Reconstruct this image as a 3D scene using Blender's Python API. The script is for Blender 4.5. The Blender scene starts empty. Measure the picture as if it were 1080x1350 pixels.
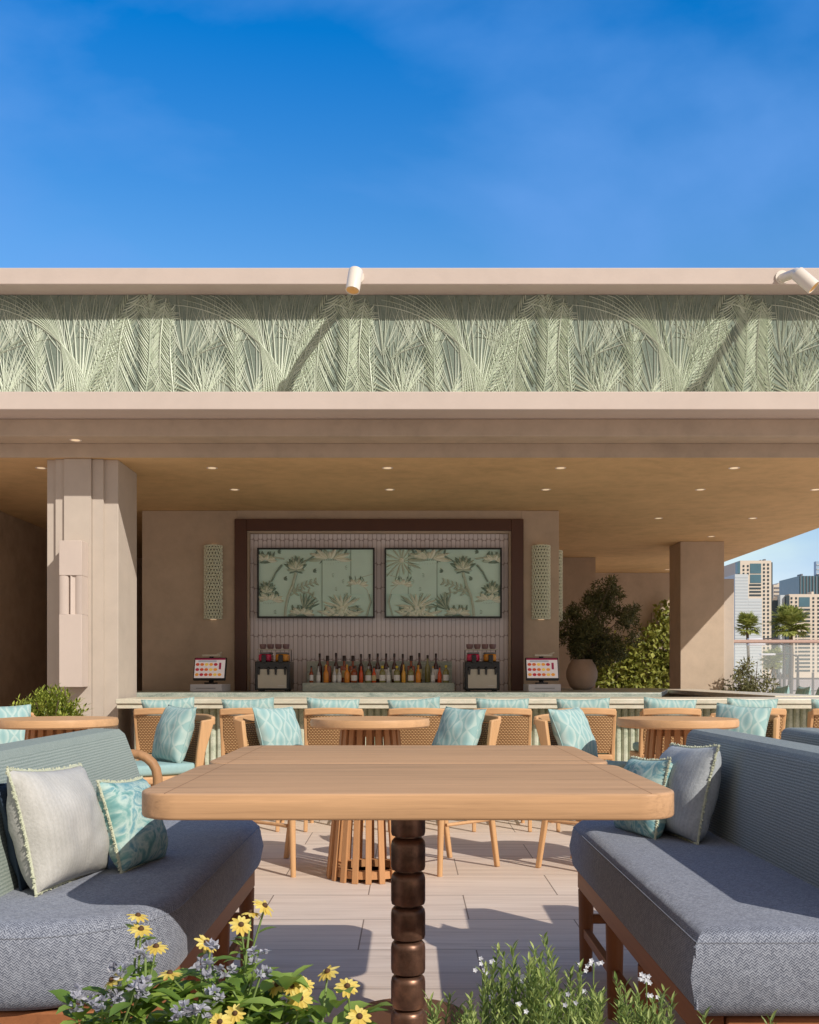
SUN_E, SKY_S, SKY_SAT, EXPO = 3.9, .10, 1.2, .07
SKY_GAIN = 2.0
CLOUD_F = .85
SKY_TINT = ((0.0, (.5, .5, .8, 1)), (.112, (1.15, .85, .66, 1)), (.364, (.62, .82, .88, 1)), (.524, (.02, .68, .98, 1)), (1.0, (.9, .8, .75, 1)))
CLOUD = (4.7, 4.0, 3.3, 1)  # colour of the fill added to the sky behind the camera
import bpy, bmesh, math, random
from math import sin, cos, pi, radians, sqrt, floor
from mathutils import Vector, Matrix, Euler, noise

R = random.Random(7)
scene = bpy.context.scene
COL = scene.collection

# ------------------------------------------------------------------ helpers
def lin(c):
    c /= 255.0
    return c / 12.92 if c <= 0.04045 else ((c + 0.055) / 1.055) ** 2.4

def rgb(r, g, b):
    return (lin(r), lin(g), lin(b), 1.0)

class MB:
    """collects geometry that becomes ONE mesh object"""
    def __init__(self):
        self.v = []; self.f = []; self.uvs = {}
    def add(self, verts, faces, M=None, uv=None):
        o = len(self.v)
        for i, p in enumerate(verts):
            p = Vector(p)
            if M is not None: p = M @ p
            self.v.append(p)
            if uv is not None: self.uvs[o + i] = uv[i]
        for f in faces: self.f.append(tuple(i + o for i in f))
        return self
    def box(self, x0, x1, y0, y1, z0, z1, M=None):
        if x0 > x1: x0, x1 = x1, x0
        v = [(x0,y0,z0),(x1,y0,z0),(x1,y1,z0),(x0,y1,z0),(x0,y0,z1),(x1,y0,z1),(x1,y1,z1),(x0,y1,z1)]
        f = [(0,3,2,1),(4,5,6,7),(0,1,5,4),(1,2,6,5),(2,3,7,6),(3,0,4,7)]
        return self.add(v, f, M)
    def prism(self, pts, a0, a1, axis='z', M=None):
        """extrude a 2D outline; axis z: (x,y), y: (x,z), x: (y,z)"""
        n = len(pts)
        def P(p, a):
            return (p[0], p[1], a) if axis == 'z' else (p[0], a, p[1]) if axis == 'y' else (a, p[0], p[1])
        v = [P(p, a0) for p in pts] + [P(p, a1) for p in pts]
        f = [tuple(range(n)), tuple(range(2*n-1, n-1, -1))]
        for i in range(n):
            j = (i+1) % n
            f.append((i, i+n, j+n, j))
        return self.add(v, f, M)
    def tube(self, pts, rad, n=8, M=None, caps=True, flat=1.0):
        pts = [Vector(p) for p in pts]
        rads = rad if isinstance(rad, (list, tuple)) else [rad]*len(pts)
        vs = []; fs = []
        prev = None
        for i, p in enumerate(pts):
            t = (pts[min(i+1, len(pts)-1)] - pts[max(i-1, 0)])
            if t.length < 1e-9: t = Vector((0,0,1))
            t.normalize()
            if prev is None:
                a = Vector((0,0,1)) if abs(t.z) < .9 else Vector((1,0,0))
                u = t.cross(a).normalized()
            else:
                u = (prev - t * prev.dot(t))
                u = u.normalized() if u.length > 1e-6 else t.orthogonal().normalized()
            prev = u
            w = t.cross(u)
            for k in range(n):
                a = 2*pi*k/n
                vs.append(p + (u*cos(a) + w*sin(a)*flat)*rads[i])
        for i in range(len(pts)-1):
            for k in range(n):
                a = i*n+k; b = i*n+(k+1) % n
                fs.append((a, b, b+n, a+n))
        if caps:
            fs.append(tuple(range(n-1, -1, -1)))
            fs.append(tuple((len(pts)-1)*n + k for k in range(n)))
        return self.add(vs, fs, M)
    def lathe(self, prof, n=24, M=None):
        vs = []; fs = []
        for r, z in prof:
            for k in range(n):
                a = 2*pi*k/n
                vs.append((r*cos(a), r*sin(a), z))
        for i in range(len(prof)-1):
            for k in range(n):
                a = i*n+k; b = i*n+(k+1) % n
                fs.append((a, b, b+n, a+n))
        if prof[0][0] > 1e-5: fs.append(tuple(range(n-1, -1, -1)))
        if prof[-1][0] > 1e-5: fs.append(tuple((len(prof)-1)*n+k for k in range(n)))
        return self.add(vs, fs, M)
    def slab(self, outline, z0, z1, r, seg=4, bulge=0.0, M=None):
        """outline (ccw list of xy) extruded z0..z1 with rounded top and bottom edges"""
        n = len(outline)
        P = [Vector((p[0], p[1])) for p in outline]
        N = []
        for i in range(n):
            a = (P[i]-P[i-1]); b = (P[(i+1) % n]-P[i])
            a = a.normalized() if a.length > 1e-9 else b.normalized()
            b = b.normalized() if b.length > 1e-9 else a
            na = Vector((a.y, -a.x)); nb = Vector((b.y, -b.x))
            m = na+nb
            m = m/max(m.length_squared/2, .3)
            N.append(m)
        rings = []
        for k in range(seg+1):
            a = pi/2*k/seg
            rings.append((-r*(1-sin(a)), z0 + r*(1-cos(a))))
        if bulge: rings.append((bulge, (z0+z1)/2))
        for k in range(seg+1):
            a = pi/2*k/seg
            rings.append((-r*(1-cos(a)), z1 - r*(1-sin(a))))
        vs = []; fs = []
        for off, z in rings:
            for i in range(n):
                q = P[i] + N[i]*off
                vs.append((q.x, q.y, z))
        for i in range(len(rings)-1):
            for k in range(n):
                a = i*n+k; b = i*n+(k+1) % n
                fs.append((a, b, b+n, a+n))
        fs.append(tuple(range(n-1, -1, -1)))
        fs.append(tuple((len(rings)-1)*n+k for k in range(n)))
        return self.add(vs, fs, M)
    @staticmethod
    def offset(outline, d):
        P = [Vector((p[0], p[1])) for p in outline]; n = len(P); out = []
        for i in range(n):
            a = (P[i]-P[i-1]); b = (P[(i+1) % n]-P[i])
            a = a.normalized() if a.length > 1e-9 else b.normalized()
            b = b.normalized() if b.length > 1e-9 else a
            m = Vector((a.y, -a.x))+Vector((b.y, -b.x)); m = m/max(m.length_squared/2, .3)
            out.append(P[i]+m*d)
        return out
    def build(self, name, m, parent=None, smooth=None, bevel=0.0, bseg=2, off=None, uvscale=1.0):
        me = bpy.data.meshes.new(name)
        o = Vector(off) if off is not None else Vector((0,0,0))
        me.from_pydata([tuple(p - o) for p in self.v], [], self.f)
        me.validate(clean_customdata=False)
        me.update()
        uvl = me.uv_layers.new(name='UVMap')
        vco = me.vertices
        for p in me.polygons:
            n = p.normal
            ax = max(range(3), key=lambda i: abs(n[i]))
            for li in p.loop_indices:
                vi = me.loops[li].vertex_index
                if vi in self.uvs: uvl.data[li].uv = self.uvs[vi]; continue
                c = vco[vi].co + o
                uvl.data[li].uv = ((c.y, c.z) if ax == 0 else (c.x, c.z) if ax == 1 else (c.x, c.y))
        if smooth is not None:
            for p in me.polygons: p.use_smooth = True
            me.set_sharp_from_angle(angle=radians(smooth))
        me.materials.append(m)
        ob = bpy.data.objects.new(name, me)
        COL.objects.link(ob)
        if parent is not None: ob.parent = parent
        if off is not None and parent is None: ob.location = o
        if bevel:
            b = ob.modifiers.new('bevel', 'BEVEL'); b.width = bevel; b.segments = bseg
            b.limit_method = 'ANGLE'; b.angle_limit = radians(40); b.harden_normals = False
            if smooth is None:
                for p in me.polygons: p.use_smooth = True
                me.set_sharp_from_angle(angle=radians(35))
        return ob

def thing(name, label, cat, loc=(0,0,0), rz=0.0, group=None):
    o = bpy.data.objects.new(name, None)
    COL.objects.link(o)
    o.empty_display_size = .1
    o.location = loc; o.rotation_euler = (0, 0, rz)
    o['label'] = label; o['category'] = cat
    if group: o['group'] = group
    return o

def tag(o, label, cat, group=None, kind=None):
    if label: o['label'] = label
    if cat: o['category'] = cat
    if group: o['group'] = group
    if kind: o['kind'] = kind
    return o

def struct(o, label=None):
    o['kind'] = 'structure'
    if label: o['label'] = label
    return o

def dup(root, loc, rz=None, label=None, group=None):
    def cp(o, parent):
        c = o.copy(); COL.objects.link(c)
        if parent is not None: c.parent = parent
        for ch in list(o.children): cp(ch, c)
        return c
    r = cp(root, None)
    r.location = loc
    if rz is not None: r.rotation_euler = (0, 0, rz)
    if label: r['label'] = label
    if group: r['group'] = group
    return r

def rrect(x0, x1, y0, y1, r, seg=6, rs=None):
    """ccw rounded rectangle; rs = radii (x0y0, x1y0, x1y1, x0y1)"""
    rs = rs or (r, r, r, r)
    out = []
    for (cx, cy, sx, sy, a0, rr) in ((x0,y0,1,1,pi,rs[0]), (x1,y0,-1,1,1.5*pi,rs[1]), (x1,y1,-1,-1,0,rs[2]), (x0,y1,1,-1,.5*pi,rs[3])):
        if rr < 1e-4:
            out.append((cx, cy)); continue
        c = (cx+sx*rr, cy+sy*rr)
        k = seg if rr > 0.02 else max(2, seg//2)
        for i in range(k+1):
            a = a0 + pi/2*i/k
            out.append((c[0]+rr*cos(a), c[1]+rr*sin(a)))
    return out

def ordinal(i):
    return ['first','second','third','fourth','fifth','sixth','seventh','eighth','ninth','tenth','eleventh','twelfth','thirteenth',
            'fourteenth','fifteenth','sixteenth','seventeenth','eighteenth','nineteenth','twentieth'][i]

# ------------------------------------------------------------------ materials
class NT:
    def __init__(self, name):
        self.m = bpy.data.materials.new(name); self.m.use_nodes = True
        self.t = self.m.node_tree; self.n = self.t.nodes
        self.b = self.n['Principled BSDF']
    def node(self, typ, **kw):
        nd = self.n.new(typ)
        for k, v in kw.items():
            if hasattr(nd, k) and not k.startswith('i_'): setattr(nd, k, v)
        return nd
    def link(self, a, b): self.t.links.new(a, b)
    def val(self, x, sock):
        if isinstance(x, (int, float)): sock.default_value = x
        elif isinstance(x, tuple): sock.default_value = x
        else: self.link(x, sock)
    def math(self, op, a, b=0.0, c=0.0):
        nd = self.n.new('ShaderNodeMath'); nd.operation = op
        self.val(a, nd.inputs[0]); self.val(b, nd.inputs[1])
        if op in ('MULTIPLY_ADD', 'SMOOTH_MIN', 'WRAP', 'COMPARE'): self.val(c, nd.inputs[2])
        return nd.outputs[0]
    def coords(self, which='UV'):
        nd = self.n.new('ShaderNodeTexCoord'); return nd.outputs[which]
    def mapped(self, vec, scale=(1,1,1), loc=(0,0,0), rot=(0,0,0)):
        nd = self.n.new('ShaderNodeMapping')
        nd.inputs['Scale'].default_value = scale; nd.inputs['Location'].default_value = loc; nd.inputs['Rotation'].default_value = rot
        self.link(vec, nd.inputs['Vector']); return nd.outputs[0]
    def noise(self, vec, scale, detail=4, rough=.55, dist=0.0):
        nd = self.n.new('ShaderNodeTexNoise')
        nd.inputs['Scale'].default_value = scale; nd.inputs['Detail'].default_value = detail
        nd.inputs['Roughness'].default_value = rough; nd.inputs['Distortion'].default_value = dist
        self.link(vec, nd.inputs['Vector']); return nd.outputs['Fac']
    def xy(self, vec):
        nd = self.n.new('ShaderNodeSeparateXYZ'); self.link(vec, nd.inputs[0]); return nd.outputs
    def ramp(self, fac, stops, interp='LINEAR'):
        nd = self.n.new('ShaderNodeValToRGB'); cr = nd.color_ramp; cr.interpolation = interp
        while len(cr.elements) < len(stops): cr.elements.new(.5)
        for e, (p, c) in zip(cr.elements, stops):
            e.position = p; e.color = c if isinstance(c, tuple) else (c, c, c, 1)
        self.link(fac, nd.inputs[0]); return nd.outputs[0]
    def mix(self, fac, a, b, blend='MIX'):
        nd = self.n.new('ShaderNodeMix'); nd.data_type = 'RGBA'; nd.blend_type = blend
        self.val(fac, nd.inputs[0]); self.val(a, nd.inputs[6]); self.val(b, nd.inputs[7])
        return nd.outputs[2]
    def bump(self, h, strength=.3, dist=.002, normal=None):
        nd = self.n.new('ShaderNodeBump')
        nd.inputs['Strength'].default_value = strength; nd.inputs['Distance'].default_value = dist
        self.link(h, nd.inputs['Height'])
        if normal is not None: self.link(normal, nd.inputs['Normal'])
        self.link(nd.outputs[0], self.b.inputs['Normal']); return nd.outputs[0]
    def fin(self, color=None, rough=.6, metal=0.0, spec=.5):
        if color is not None: self.val(color, self.b.inputs['Base Color'])
        self.val(rough, self.b.inputs['Roughness'])
        self.b.inputs['Metallic'].default_value = metal
        self.b.inputs['Specular IOR Level'].default_value = spec
        return self.m

def scale_c(c, k): return (c[0]*k, c[1]*k, c[2]*k, 1.0)

def plain(name, c, rough=.5, metal=0.0, var=.12, nscale=30, spec=.5, bump=0.0):
    t = NT(name)
    v = t.coords('Object')
    f = t.noise(v, nscale, 5)
    col = t.mix(f, scale_c(c, 1-var), scale_c(c, 1+var))
    if bump: t.bump(f, bump, .002)
    return t.fin(col, rough, metal, spec)

def plaster(name, c, var=.12, bump=.12):
    t = NT(name)
    v = t.coords('Object')
    f1 = t.noise(v, 1.1, 6, .62, .4)
    f2 = t.noise(v, 7, 6, .65, .2)
    f3 = t.noise(v, 60, 3, .6)
    f = t.math('ADD', t.math('MULTIPLY', f1, .55), t.math('MULTIPLY', f2, .45))
    col = t.ramp(f, [(.32, scale_c(c, 1-var*1.3)), (.5, c), (.68, scale_c(c, 1+var))])
    h = t.math('ADD', f2, t.math('MULTIPLY', f3, .5))
    t.bump(h, bump, .006)
    return t.fin(col, .85, 0, .2)

def wood(name, c, axis='x', var=.22, rough=.5, scale=1.0, groove=None, coords='Object'):
    """long-grained wood: noise stretched along an axis"""
    t = NT(name)
    v = t.coords(coords)
    k = {'x': (1.6, 34, 34), 'y': (34, 1.6, 34), 'z': (34, 34, 1.6)}[axis]
    k = tuple(a*scale for a in k)
    m = t.mapped(v, k)
    f1 = t.noise(m, 1.0, 5, .6, .6)
    k2 = {'x': (5, 260, 260), 'y': (260, 5, 260), 'z': (260, 260, 5)}[axis]
    f2 = t.noise(t.mapped(v, k2), 1.0, 3, .6)
    k3 = {'x': (3.2, 95, 95), 'y': (95, 3.2, 95), 'z': (95, 95, 3.2)}[axis]
    f3 = t.noise(t.mapped(v, k3), 1.0, 4, .7, .4)
    f = t.math('ADD', t.math('MULTIPLY', f1, .45), t.math('ADD', t.math('MULTIPLY', f2, .25), t.math('MULTIPLY', f3, .3)))
    big = t.noise(v, 2.2, 3, .5)
    f = t.math('ADD', f, t.math('MULTIPLY', t.math('SUBTRACT', big, .5), .12))
    col = t.ramp(f, [(.30, scale_c(c, 1-var*1.5)), (.45, scale_c(c, 1-var*.35)), (.56, c), (.7, scale_c(c, 1+var*.8))])
    if groove:
        col = groove(t, v, col)
    t.bump(f, .18, .0015)
    return t.fin(col, rough, 0, .2)

M = {}
M['plaster'] = plaster('pink_plaster', rgb(214, 194, 180))
M['plaster_trim'] = plaster('pale_plaster', rgb(201, 186, 175), .05, .05)
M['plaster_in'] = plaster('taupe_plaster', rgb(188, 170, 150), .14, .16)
M['ceiling'] = plaster('tan_ceiling_plaster', rgb(212, 178, 132), .16, .1)
M['column'] = plaster('column_plaster', rgb(190, 178, 165), .08, .08)
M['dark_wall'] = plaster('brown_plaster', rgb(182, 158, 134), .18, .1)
M['brown_frame'] = plain('dark_brown_metal', rgb(82, 50, 36), .45, 0, .12, 12)
M['oak'] = wood('pale_oak', rgb(208, 164, 120), 'x')
M['oak_z'] = wood('oak_upright', rgb(206, 162, 116), 'z')
M['oak_rail'] = wood('oak_rail', rgb(206, 162, 118), 'x')
M['slat'] = wood('reddish_oak_slat', rgb(190, 140, 96), 'z')
M['walnut'] = wood('warm_brown_wood', rgb(160, 104, 68), 'y')
M['walnut_z'] = wood('warm_brown_wood_leg', rgb(150, 98, 64), 'z')

def tabletop_groove(t, v, col):
    x = t.math('ABSOLUTE', t.xy(v)[0])
    d = t.math('ABSOLUTE', t.math('SUBTRACT', x, .466))
    f = t.math('MULTIPLY', t.math('LESS_THAN', d, .0013), t.math('GREATER_THAN', t.xy(v)[2], .7722))
    return t.mix(f, col, rgb(150, 110, 76))
M['table_oak'] = wood('table_oak', rgb(200, 158, 118), 'x', .36, .5, .9, tabletop_groove)

def bronze():
    t = NT('dark_bronze')
    v = t.coords('Object')
    f = t.noise(v, 22, 6, .65)
    f2 = t.noise(t.mapped(v, (8, 8, 300)), 1, 3)
    col = t.ramp(f, [(.3, rgb(88, 64, 52)), (.55, rgb(128, 96, 78)), (.75, rgb(160, 118, 92))])
    r = t.math('MULTIPLY_ADD', f2, .25, .26)
    t.bump(f2, .05, .001)
    return t.fin(col, r, .7)
M['bronze'] = bronze()
M['base_metal'] = plain('brown_base_metal', rgb(110, 76, 58), .45, .3, .1, 20)

def floor_mat():
    t = NT('wood_look_porcelain_planks')
    v = t.coords('Object')
    br = t.n.new('ShaderNodeTexBrick')
    br.offset = .5; br.squash = 1
    mp = t.mapped(v, (1, 1, 1), (.187+.43, -3.81, 0))
    t.link(mp, br.inputs['Vector'])
    br.inputs['Scale'].default_value = 1
    br.inputs['Brick Width'].default_value = .86
    br.inputs['Row Height'].default_value = .475
    br.inputs['Mortar Size'].default_value = .0028
    br.inputs['Mortar Smooth'].default_value = .1
    br.inputs['Color1'].default_value = (.2, .2, .2, 1); br.inputs['Color2'].default_value = (.8, .8, .8, 1)
    br.inputs['Mortar'].default_value = (0, 0, 0, 1)
    tone = t.xy(br.outputs['Color'])[0]
    off = t.n.new('ShaderNodeCombineXYZ'); t.link(t.math('MULTIPLY', tone, 17.0), off.inputs[0]); t.link(t.math('MULTIPLY', tone, 9.0), off.inputs[2])
    ad = t.n.new('ShaderNodeVectorMath'); ad.operation = 'ADD'; t.link(v, ad.inputs[0]); t.link(off.outputs[0], ad.inputs[1])
    g = t.noise(t.mapped(ad.outputs[0], (1.2, 22, 1)), 1, 6, .62, .5)
    g2 = t.noise(t.mapped(ad.outputs[0], (4, 120, 1)), 1, 3, .6)
    f = t.math('ADD', t.math('MULTIPLY', g, .6), t.math('ADD', t.math('MULTIPLY', g2, .25), t.math('MULTIPLY', tone, .15)))
    c = t.ramp(f, [(.3, rgb(184, 164, 148)), (.48, rgb(214, 196, 180)), (.7, rgb(230, 214, 198))])
    dirt = t.noise(v, 2.2, 5, .6)
    c = t.mix(t.math('MULTIPLY', dirt, .18), c, rgb(178, 158, 142))
    c = t.mix(t.math('MULTIPLY', br.outputs['Fac'], .8), c, rgb(96, 82, 74))
    h = t.math('SUBTRACT', t.math('MULTIPLY', f, .3), br.outputs['Fac'])
    t.bump(h, .3, .003)
    return t.fin(c, .55, 0, .35)
M['floor'] = floor_mat()

def weave(name, dark, light, p=.0054, strength=.3, w=.0054):
    t = NT(name)
    uv = t.coords('UV'); x, y, z = t.xy(uv)
    nv = t.noise(uv, 60, 3)
    s = t.math('SUBTRACT', t.math('MULTIPLY', t.math('GREATER_THAN', t.math('MODULO', t.math('ADD', t.math('DIVIDE', x, w), 4000.0), 2.0), 1.0), 2.0), 1.0)
    a = t.math('ADD', t.math('ADD', y, t.math('MULTIPLY', x, s)), t.math('MULTIPLY', nv, .004))
    sn = t.math('SINE', t.math('MULTIPLY', a, 2*pi/p))
    rnd = t.noise(uv, 330, 3)
    cell = t.n.new('ShaderNodeTexWhiteNoise'); cell.noise_dimensions = '2D'
    cc = t.n.new('ShaderNodeCombineXYZ'); t.link(t.math('FLOOR', t.math('DIVIDE', x, w)), cc.inputs[0]); t.link(t.math('FLOOR', t.math('DIVIDE', a, p)), cc.inputs[1]); t.link(cc.outputs[0], cell.inputs['Vector'])
    f = t.math('ADD', t.math('MULTIPLY_ADD', sn, .23, .45), t.math('MULTIPLY', t.math('SUBTRACT', rnd, .5), .6))
    f = t.math('ADD', f, t.math('MULTIPLY', t.math('SUBTRACT', cell.outputs['Value'], .5), .22))
    big = t.noise(uv, 6, 4)
    col = t.ramp(f, [(.15, dark), (.85, light)])
    col = t.mix(t.math('MULTIPLY', big, .25), col, scale_c(dark, 1.1))
    cr_ = t.noise(uv, 7, 3, .5, .6)
    nb = t.bump(cr_, .35, .02)
    t.bump(f, strength, .002, nb)
    t.b.inputs['Sheen Weight'].default_value = .15
    return t.fin(col, .9, 0, .15)
M['seat_fabric'] = weave('grey_herringbone_upholstery', rgb(78, 83, 97), rgb(178, 183, 193))

def ribbed(name, dark, light, p=.0078):
    t = NT(name)
    uv = t.coords('UV'); x, y, z = t.xy(uv)
    wob = t.noise(t.mapped(uv, (18, 60, 1)), 1, 3)
    a = t.math('ADD', y, t.math('MULTIPLY', wob, .0035))
    sn = t.math('SINE', t.math('MULTIPLY', a, 2*pi/p))
    fine = t.noise(t.mapped(uv, (130, 420, 1)), 1, 3)
    f = t.math('ADD', t.math('MULTIPLY_ADD', sn, .22, .5), t.math('MULTIPLY', t.math('SUBTRACT', fine, .5), 1.3))
    col = t.ramp(f, [(.1, dark), (.9, light)])
    big = t.noise(uv, 5, 4)
    col = t.mix(t.math('MULTIPLY', big, .2), col, dark)
    nb = t.bump(t.noise(uv, 6, 3, .5, .6), .3, .02)
    t.bump(f, .35, .002, nb)
    return t.fin(col, .92, 0, .12)
M['back_fabric'] = ribbed('sage_ribbed_upholstery', rgb(120, 132, 124), rgb(168, 176, 166))
M['back_fabric_shaded'] = ribbed('shaded_sage_ribbed_upholstery', rgb(104, 112, 112), rgb(170, 177, 174))  # same ribbed cloth, toned bluer to put the shade into its colour

def pillow_grey(name, dark, light):
    t = NT(name)
    uv = t.coords('UV'); x, y, z = t.xy(uv)
    wob = t.noise(uv, 22, 4)
    sn = t.math('SINE', t.math('MULTIPLY', t.math('ADD', x, t.math('MULTIPLY', wob, .012)), 2*pi/.0125))
    fine = t.noise(t.mapped(uv, (420, 130, 1)), 1, 3)
    blot = t.noise(uv, 9, 4, .6)
    f = t.math('ADD', t.math('MULTIPLY_ADD', sn, .05, .3), t.math('ADD', t.math('MULTIPLY', fine, .5), t.math('MULTIPLY', t.math('SUBTRACT', blot, .5), .75)))
    col = t.ramp(f, [(.15, dark), (.8, light)])
    t.bump(t.math('ADD', f, fine), .5, .002)
    return t.fin(col, .9, 0, .15)
M['pillow_pale'] = pillow_grey('pale_grey_pillow_cloth', rgb(160, 158, 150), rgb(200, 197, 190))
M['pillow_slate'] = pillow_grey('blue_grey_pillow_cloth', rgb(124, 132, 138), rgb(184, 188, 190))
M['fringe'] = plain('cream_fringe', rgb(190, 192, 166), .9, 0, .35, 300)
M['navy'] = plain('navy_cloth', rgb(40, 56, 74), .85, 0, .2, 90)

def watercolour():
    t = NT('teal_watercolour_cloth')
    uv = t.coords('UV')
    vo = t.n.new('ShaderNodeTexVoronoi'); vo.inputs['Scale'].default_value = 9
    wob = t.n.new('ShaderNodeTexNoise'); wob.inputs['Scale'].default_value = 7; t.link(uv, wob.inputs['Vector'])
    ad = t.n.new('ShaderNodeVectorMath'); ad.operation = 'MULTIPLY_ADD'
    t.link(wob.outputs['Color'], ad.inputs[0]); ad.inputs[1].default_value = (.12, .12, .12); t.link(uv, ad.inputs[2])
    t.link(ad.outputs[0], vo.inputs['Vector'])
    f = t.math('ADD', t.math('MULTIPLY', t.noise(ad.outputs[0], 13, 4, .5, 1.6), .75), t.math('MULTIPLY', t.noise(uv, 40, 4), .25))
    c = t.ramp(f, [(.30, rgb(76, 124, 126)), (.42, rgb(120, 164, 160)), (.50, rgb(180, 200, 190)), (.58, rgb(104, 152, 160)), (.68, rgb(186, 204, 192))])
    fine = t.noise(uv, 600, 2)
    t.bump(fine, .3, .001)
    return t.fin(c, .85, 0, .15)
M['watercolour'] = watercolour()

def ogee():
    """pale teal cloth with rows of white-outlined leaf shapes"""
    t = NT('teal_leaf_print_cloth')
    uv = t.coords('UV'); x, y, z = t.xy(uv)
    cw, ch = .058, .115
    u = t.math('DIVIDE', t.math('ADD', x, 2.0), cw)
    row = t.math('FLOOR', u)
    off = t.math('MULTIPLY', t.math('MODULO', row, 2.0), .5)
    v = t.math('ADD', t.math('DIVIDE', t.math('ADD', y, 2.0), ch), off)
    fu = t.math('SUBTRACT', t.math('FRACT', u), .5)
    fv = t.math('SUBTRACT', t.math('FRACT', v), .5)
    # leaf: |fu| < .42*(1-(2fv)^2)
    lim = t.math('MULTIPLY', t.math('SUBTRACT', 1.0, t.math('MULTIPLY', t.math('MULTIPLY', fv, fv), 4.0)), .47)
    d = t.math('SUBTRACT', lim, t.math('ABSOLUTE', fu))
    n = t.noise(uv, 45, 3)
    d = t.math('ADD', d, t.math('MULTIPLY', t.math('SUBTRACT', n, .5), .08))
    c = t.ramp(t.math('ADD', d, .5), [(.40, rgb(146, 178, 174)), (.46, rgb(182, 199, 191)), (.58, rgb(180, 198, 190)), (.70, rgb(158, 186, 181)), (.9, rgb(140, 174, 172))])
    blot = t.noise(uv, 12, 4)
    c = t.mix(t.math('MULTIPLY', blot, .35), c, rgb(146, 178, 176))
    t.bump(t.noise(uv, 500, 2), .3, .001)
    return t.fin(c, .85, 0, .15)
M['ogee'] = ogee()
M['teal_seat'] = plain('teal_seat_cloth', rgb(150, 180, 178), .9, 0, .12, 60, .2, .2)
M['dark_teal'] = plain('deep_teal_cloth', rgb(66, 110, 130), .9, 0, .15, 60, .2, .2)

def rattan():
    t = NT('woven_rattan')
    uv = t.coords('UV'); x, y, z = t.xy(uv)
    p = .02
    a = t.math('DIVIDE', t.math('ADD', x, 4.0), p); b = t.math('DIVIDE', t.math('ADD', y, 4.0), p*.55)
    sh = t.math('MULTIPLY', t.math('MODULO', t.math('FLOOR', b), 2.0), .5)
    fx = t.math('SINE', t.math('MULTIPLY', t.math('ADD', a, sh), 2*pi))
    fy = t.math('ABSOLUTE', t.math('SINE', t.math('MULTIPLY', b, pi)))
    f = t.math('MULTIPLY', t.math('MULTIPLY_ADD', fx, .3, .6), fy)
    f = t.math('ADD', f, t.math('MULTIPLY', t.math('SUBTRACT', t.noise(uv, 160, 2), .5), .35))
    c = t.ramp(f, [(.1, rgb(118, 84, 54)), (.45, rgb(176, 136, 92)), (.85, rgb(212, 176, 130))])
    t.bump(f, .7, .004)
    return t.fin(c, .6, 0, .3)
M['rattan'] = rattan()

def stone(name, a, b, c, vein, scale=3.0, rough=.3):
    t = NT(name)
    v = t.coords('Object')
    f = t.noise(t.mapped(v, (1, 2.2, 3)), scale, 8, .65, 1.4)
    g = t.noise(t.mapped(v, (1, 1.6, 2)), scale*2.3, 8, .7, 2.5)
    col = t.ramp(f, [(.3, a), (.5, b), (.7, c)])
    vv = t.math('ABSOLUTE', t.math('SUBTRACT', g, .5))
    k = t.ramp(vv, [(.0, 1.0), (.035, 0.0)])
    col = t.mix(t.math('MULTIPLY', k, .55), col, vein)
    return t.fin(col, rough, 0, .5)
M['green_stone'] = stone('grey_green_quartzite', rgb(120, 136, 126), rgb(160, 172, 160), rgb(194, 198, 182), rgb(220, 220, 206))
M['cream_stone'] = stone('cream_stone', rgb(196, 186, 164), rgb(216, 208, 188), rgb(226, 220, 204), rgb(186, 190, 170), 2.0, .4)
M['onyx'] = stone('fluted_green_onyx', rgb(150, 160, 138), rgb(184, 190, 168), rgb(206, 208, 190), rgb(226, 226, 208), 4.0, .4)
M['bar_inside'] = plain('dark_brown_joinery', rgb(92, 66, 50), .6, 0, .15, 8)

def kitkat():
    t = NT('vertical_finger_tiles')
    uv = t.coords('UV'); x, y, z = t.xy(uv)
    w = .042; hh = .23
    a = t.math('DIVIDE', t.math('ADD', x, 8.0), w)
    col_i = t.math('FLOOR', a)
    fa = t.math('SUBTRACT', t.math('FRACT', a), .5)
    b = t.math('ADD', t.math('DIVIDE', y, hh), t.math('MULTIPLY', t.math('MODULO', col_i, 2.0), .05))
    fb = t.math('SUBTRACT', t.math('FRACT', b), .5)
    # rounded-end tile: distance field
    ex = t.math('MULTIPLY', fa, w)
    ey = t.math('MAXIMUM', t.math('SUBTRACT', t.math('ABSOLUTE', t.math('MULTIPLY', fb, hh)), hh*.5-.02), 0.0)
    dd = t.math('SQRT', t.math('ADD', t.math('MULTIPLY', ex, ex), t.math('MULTIPLY', ey, ey)))
    h = t.math('SUBTRACT', 1.0, t.math('DIVIDE', dd, .0195))
    rn = t.n.new('ShaderNodeTexWhiteNoise'); rn.noise_dimensions = '2D'
    cb = t.n.new('ShaderNodeCombineXYZ'); t.link(col_i, cb.inputs[0]); t.link(t.math('FLOOR', b), cb.inputs[1]); t.link(cb.outputs[0], rn.inputs['Vector'])
    tone = t.math('MULTIPLY_ADD', rn.outputs['Value'], .5, .25)
    glaze = t.mix(tone, rgb(216, 208, 210), rgb(236, 230, 232))
    c = t.mix(t.ramp(h, [(.0, 0.0), (.16, 1.0)]), rgb(172, 160, 160), glaze)
    hs = t.math('SQRT', t.math('MAXIMUM', h, 0.0))
    t.bump(hs, .4, .006)
    return t.fin(c, .5, 0, .3)
M['kitkat'] = kitkat()

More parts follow.
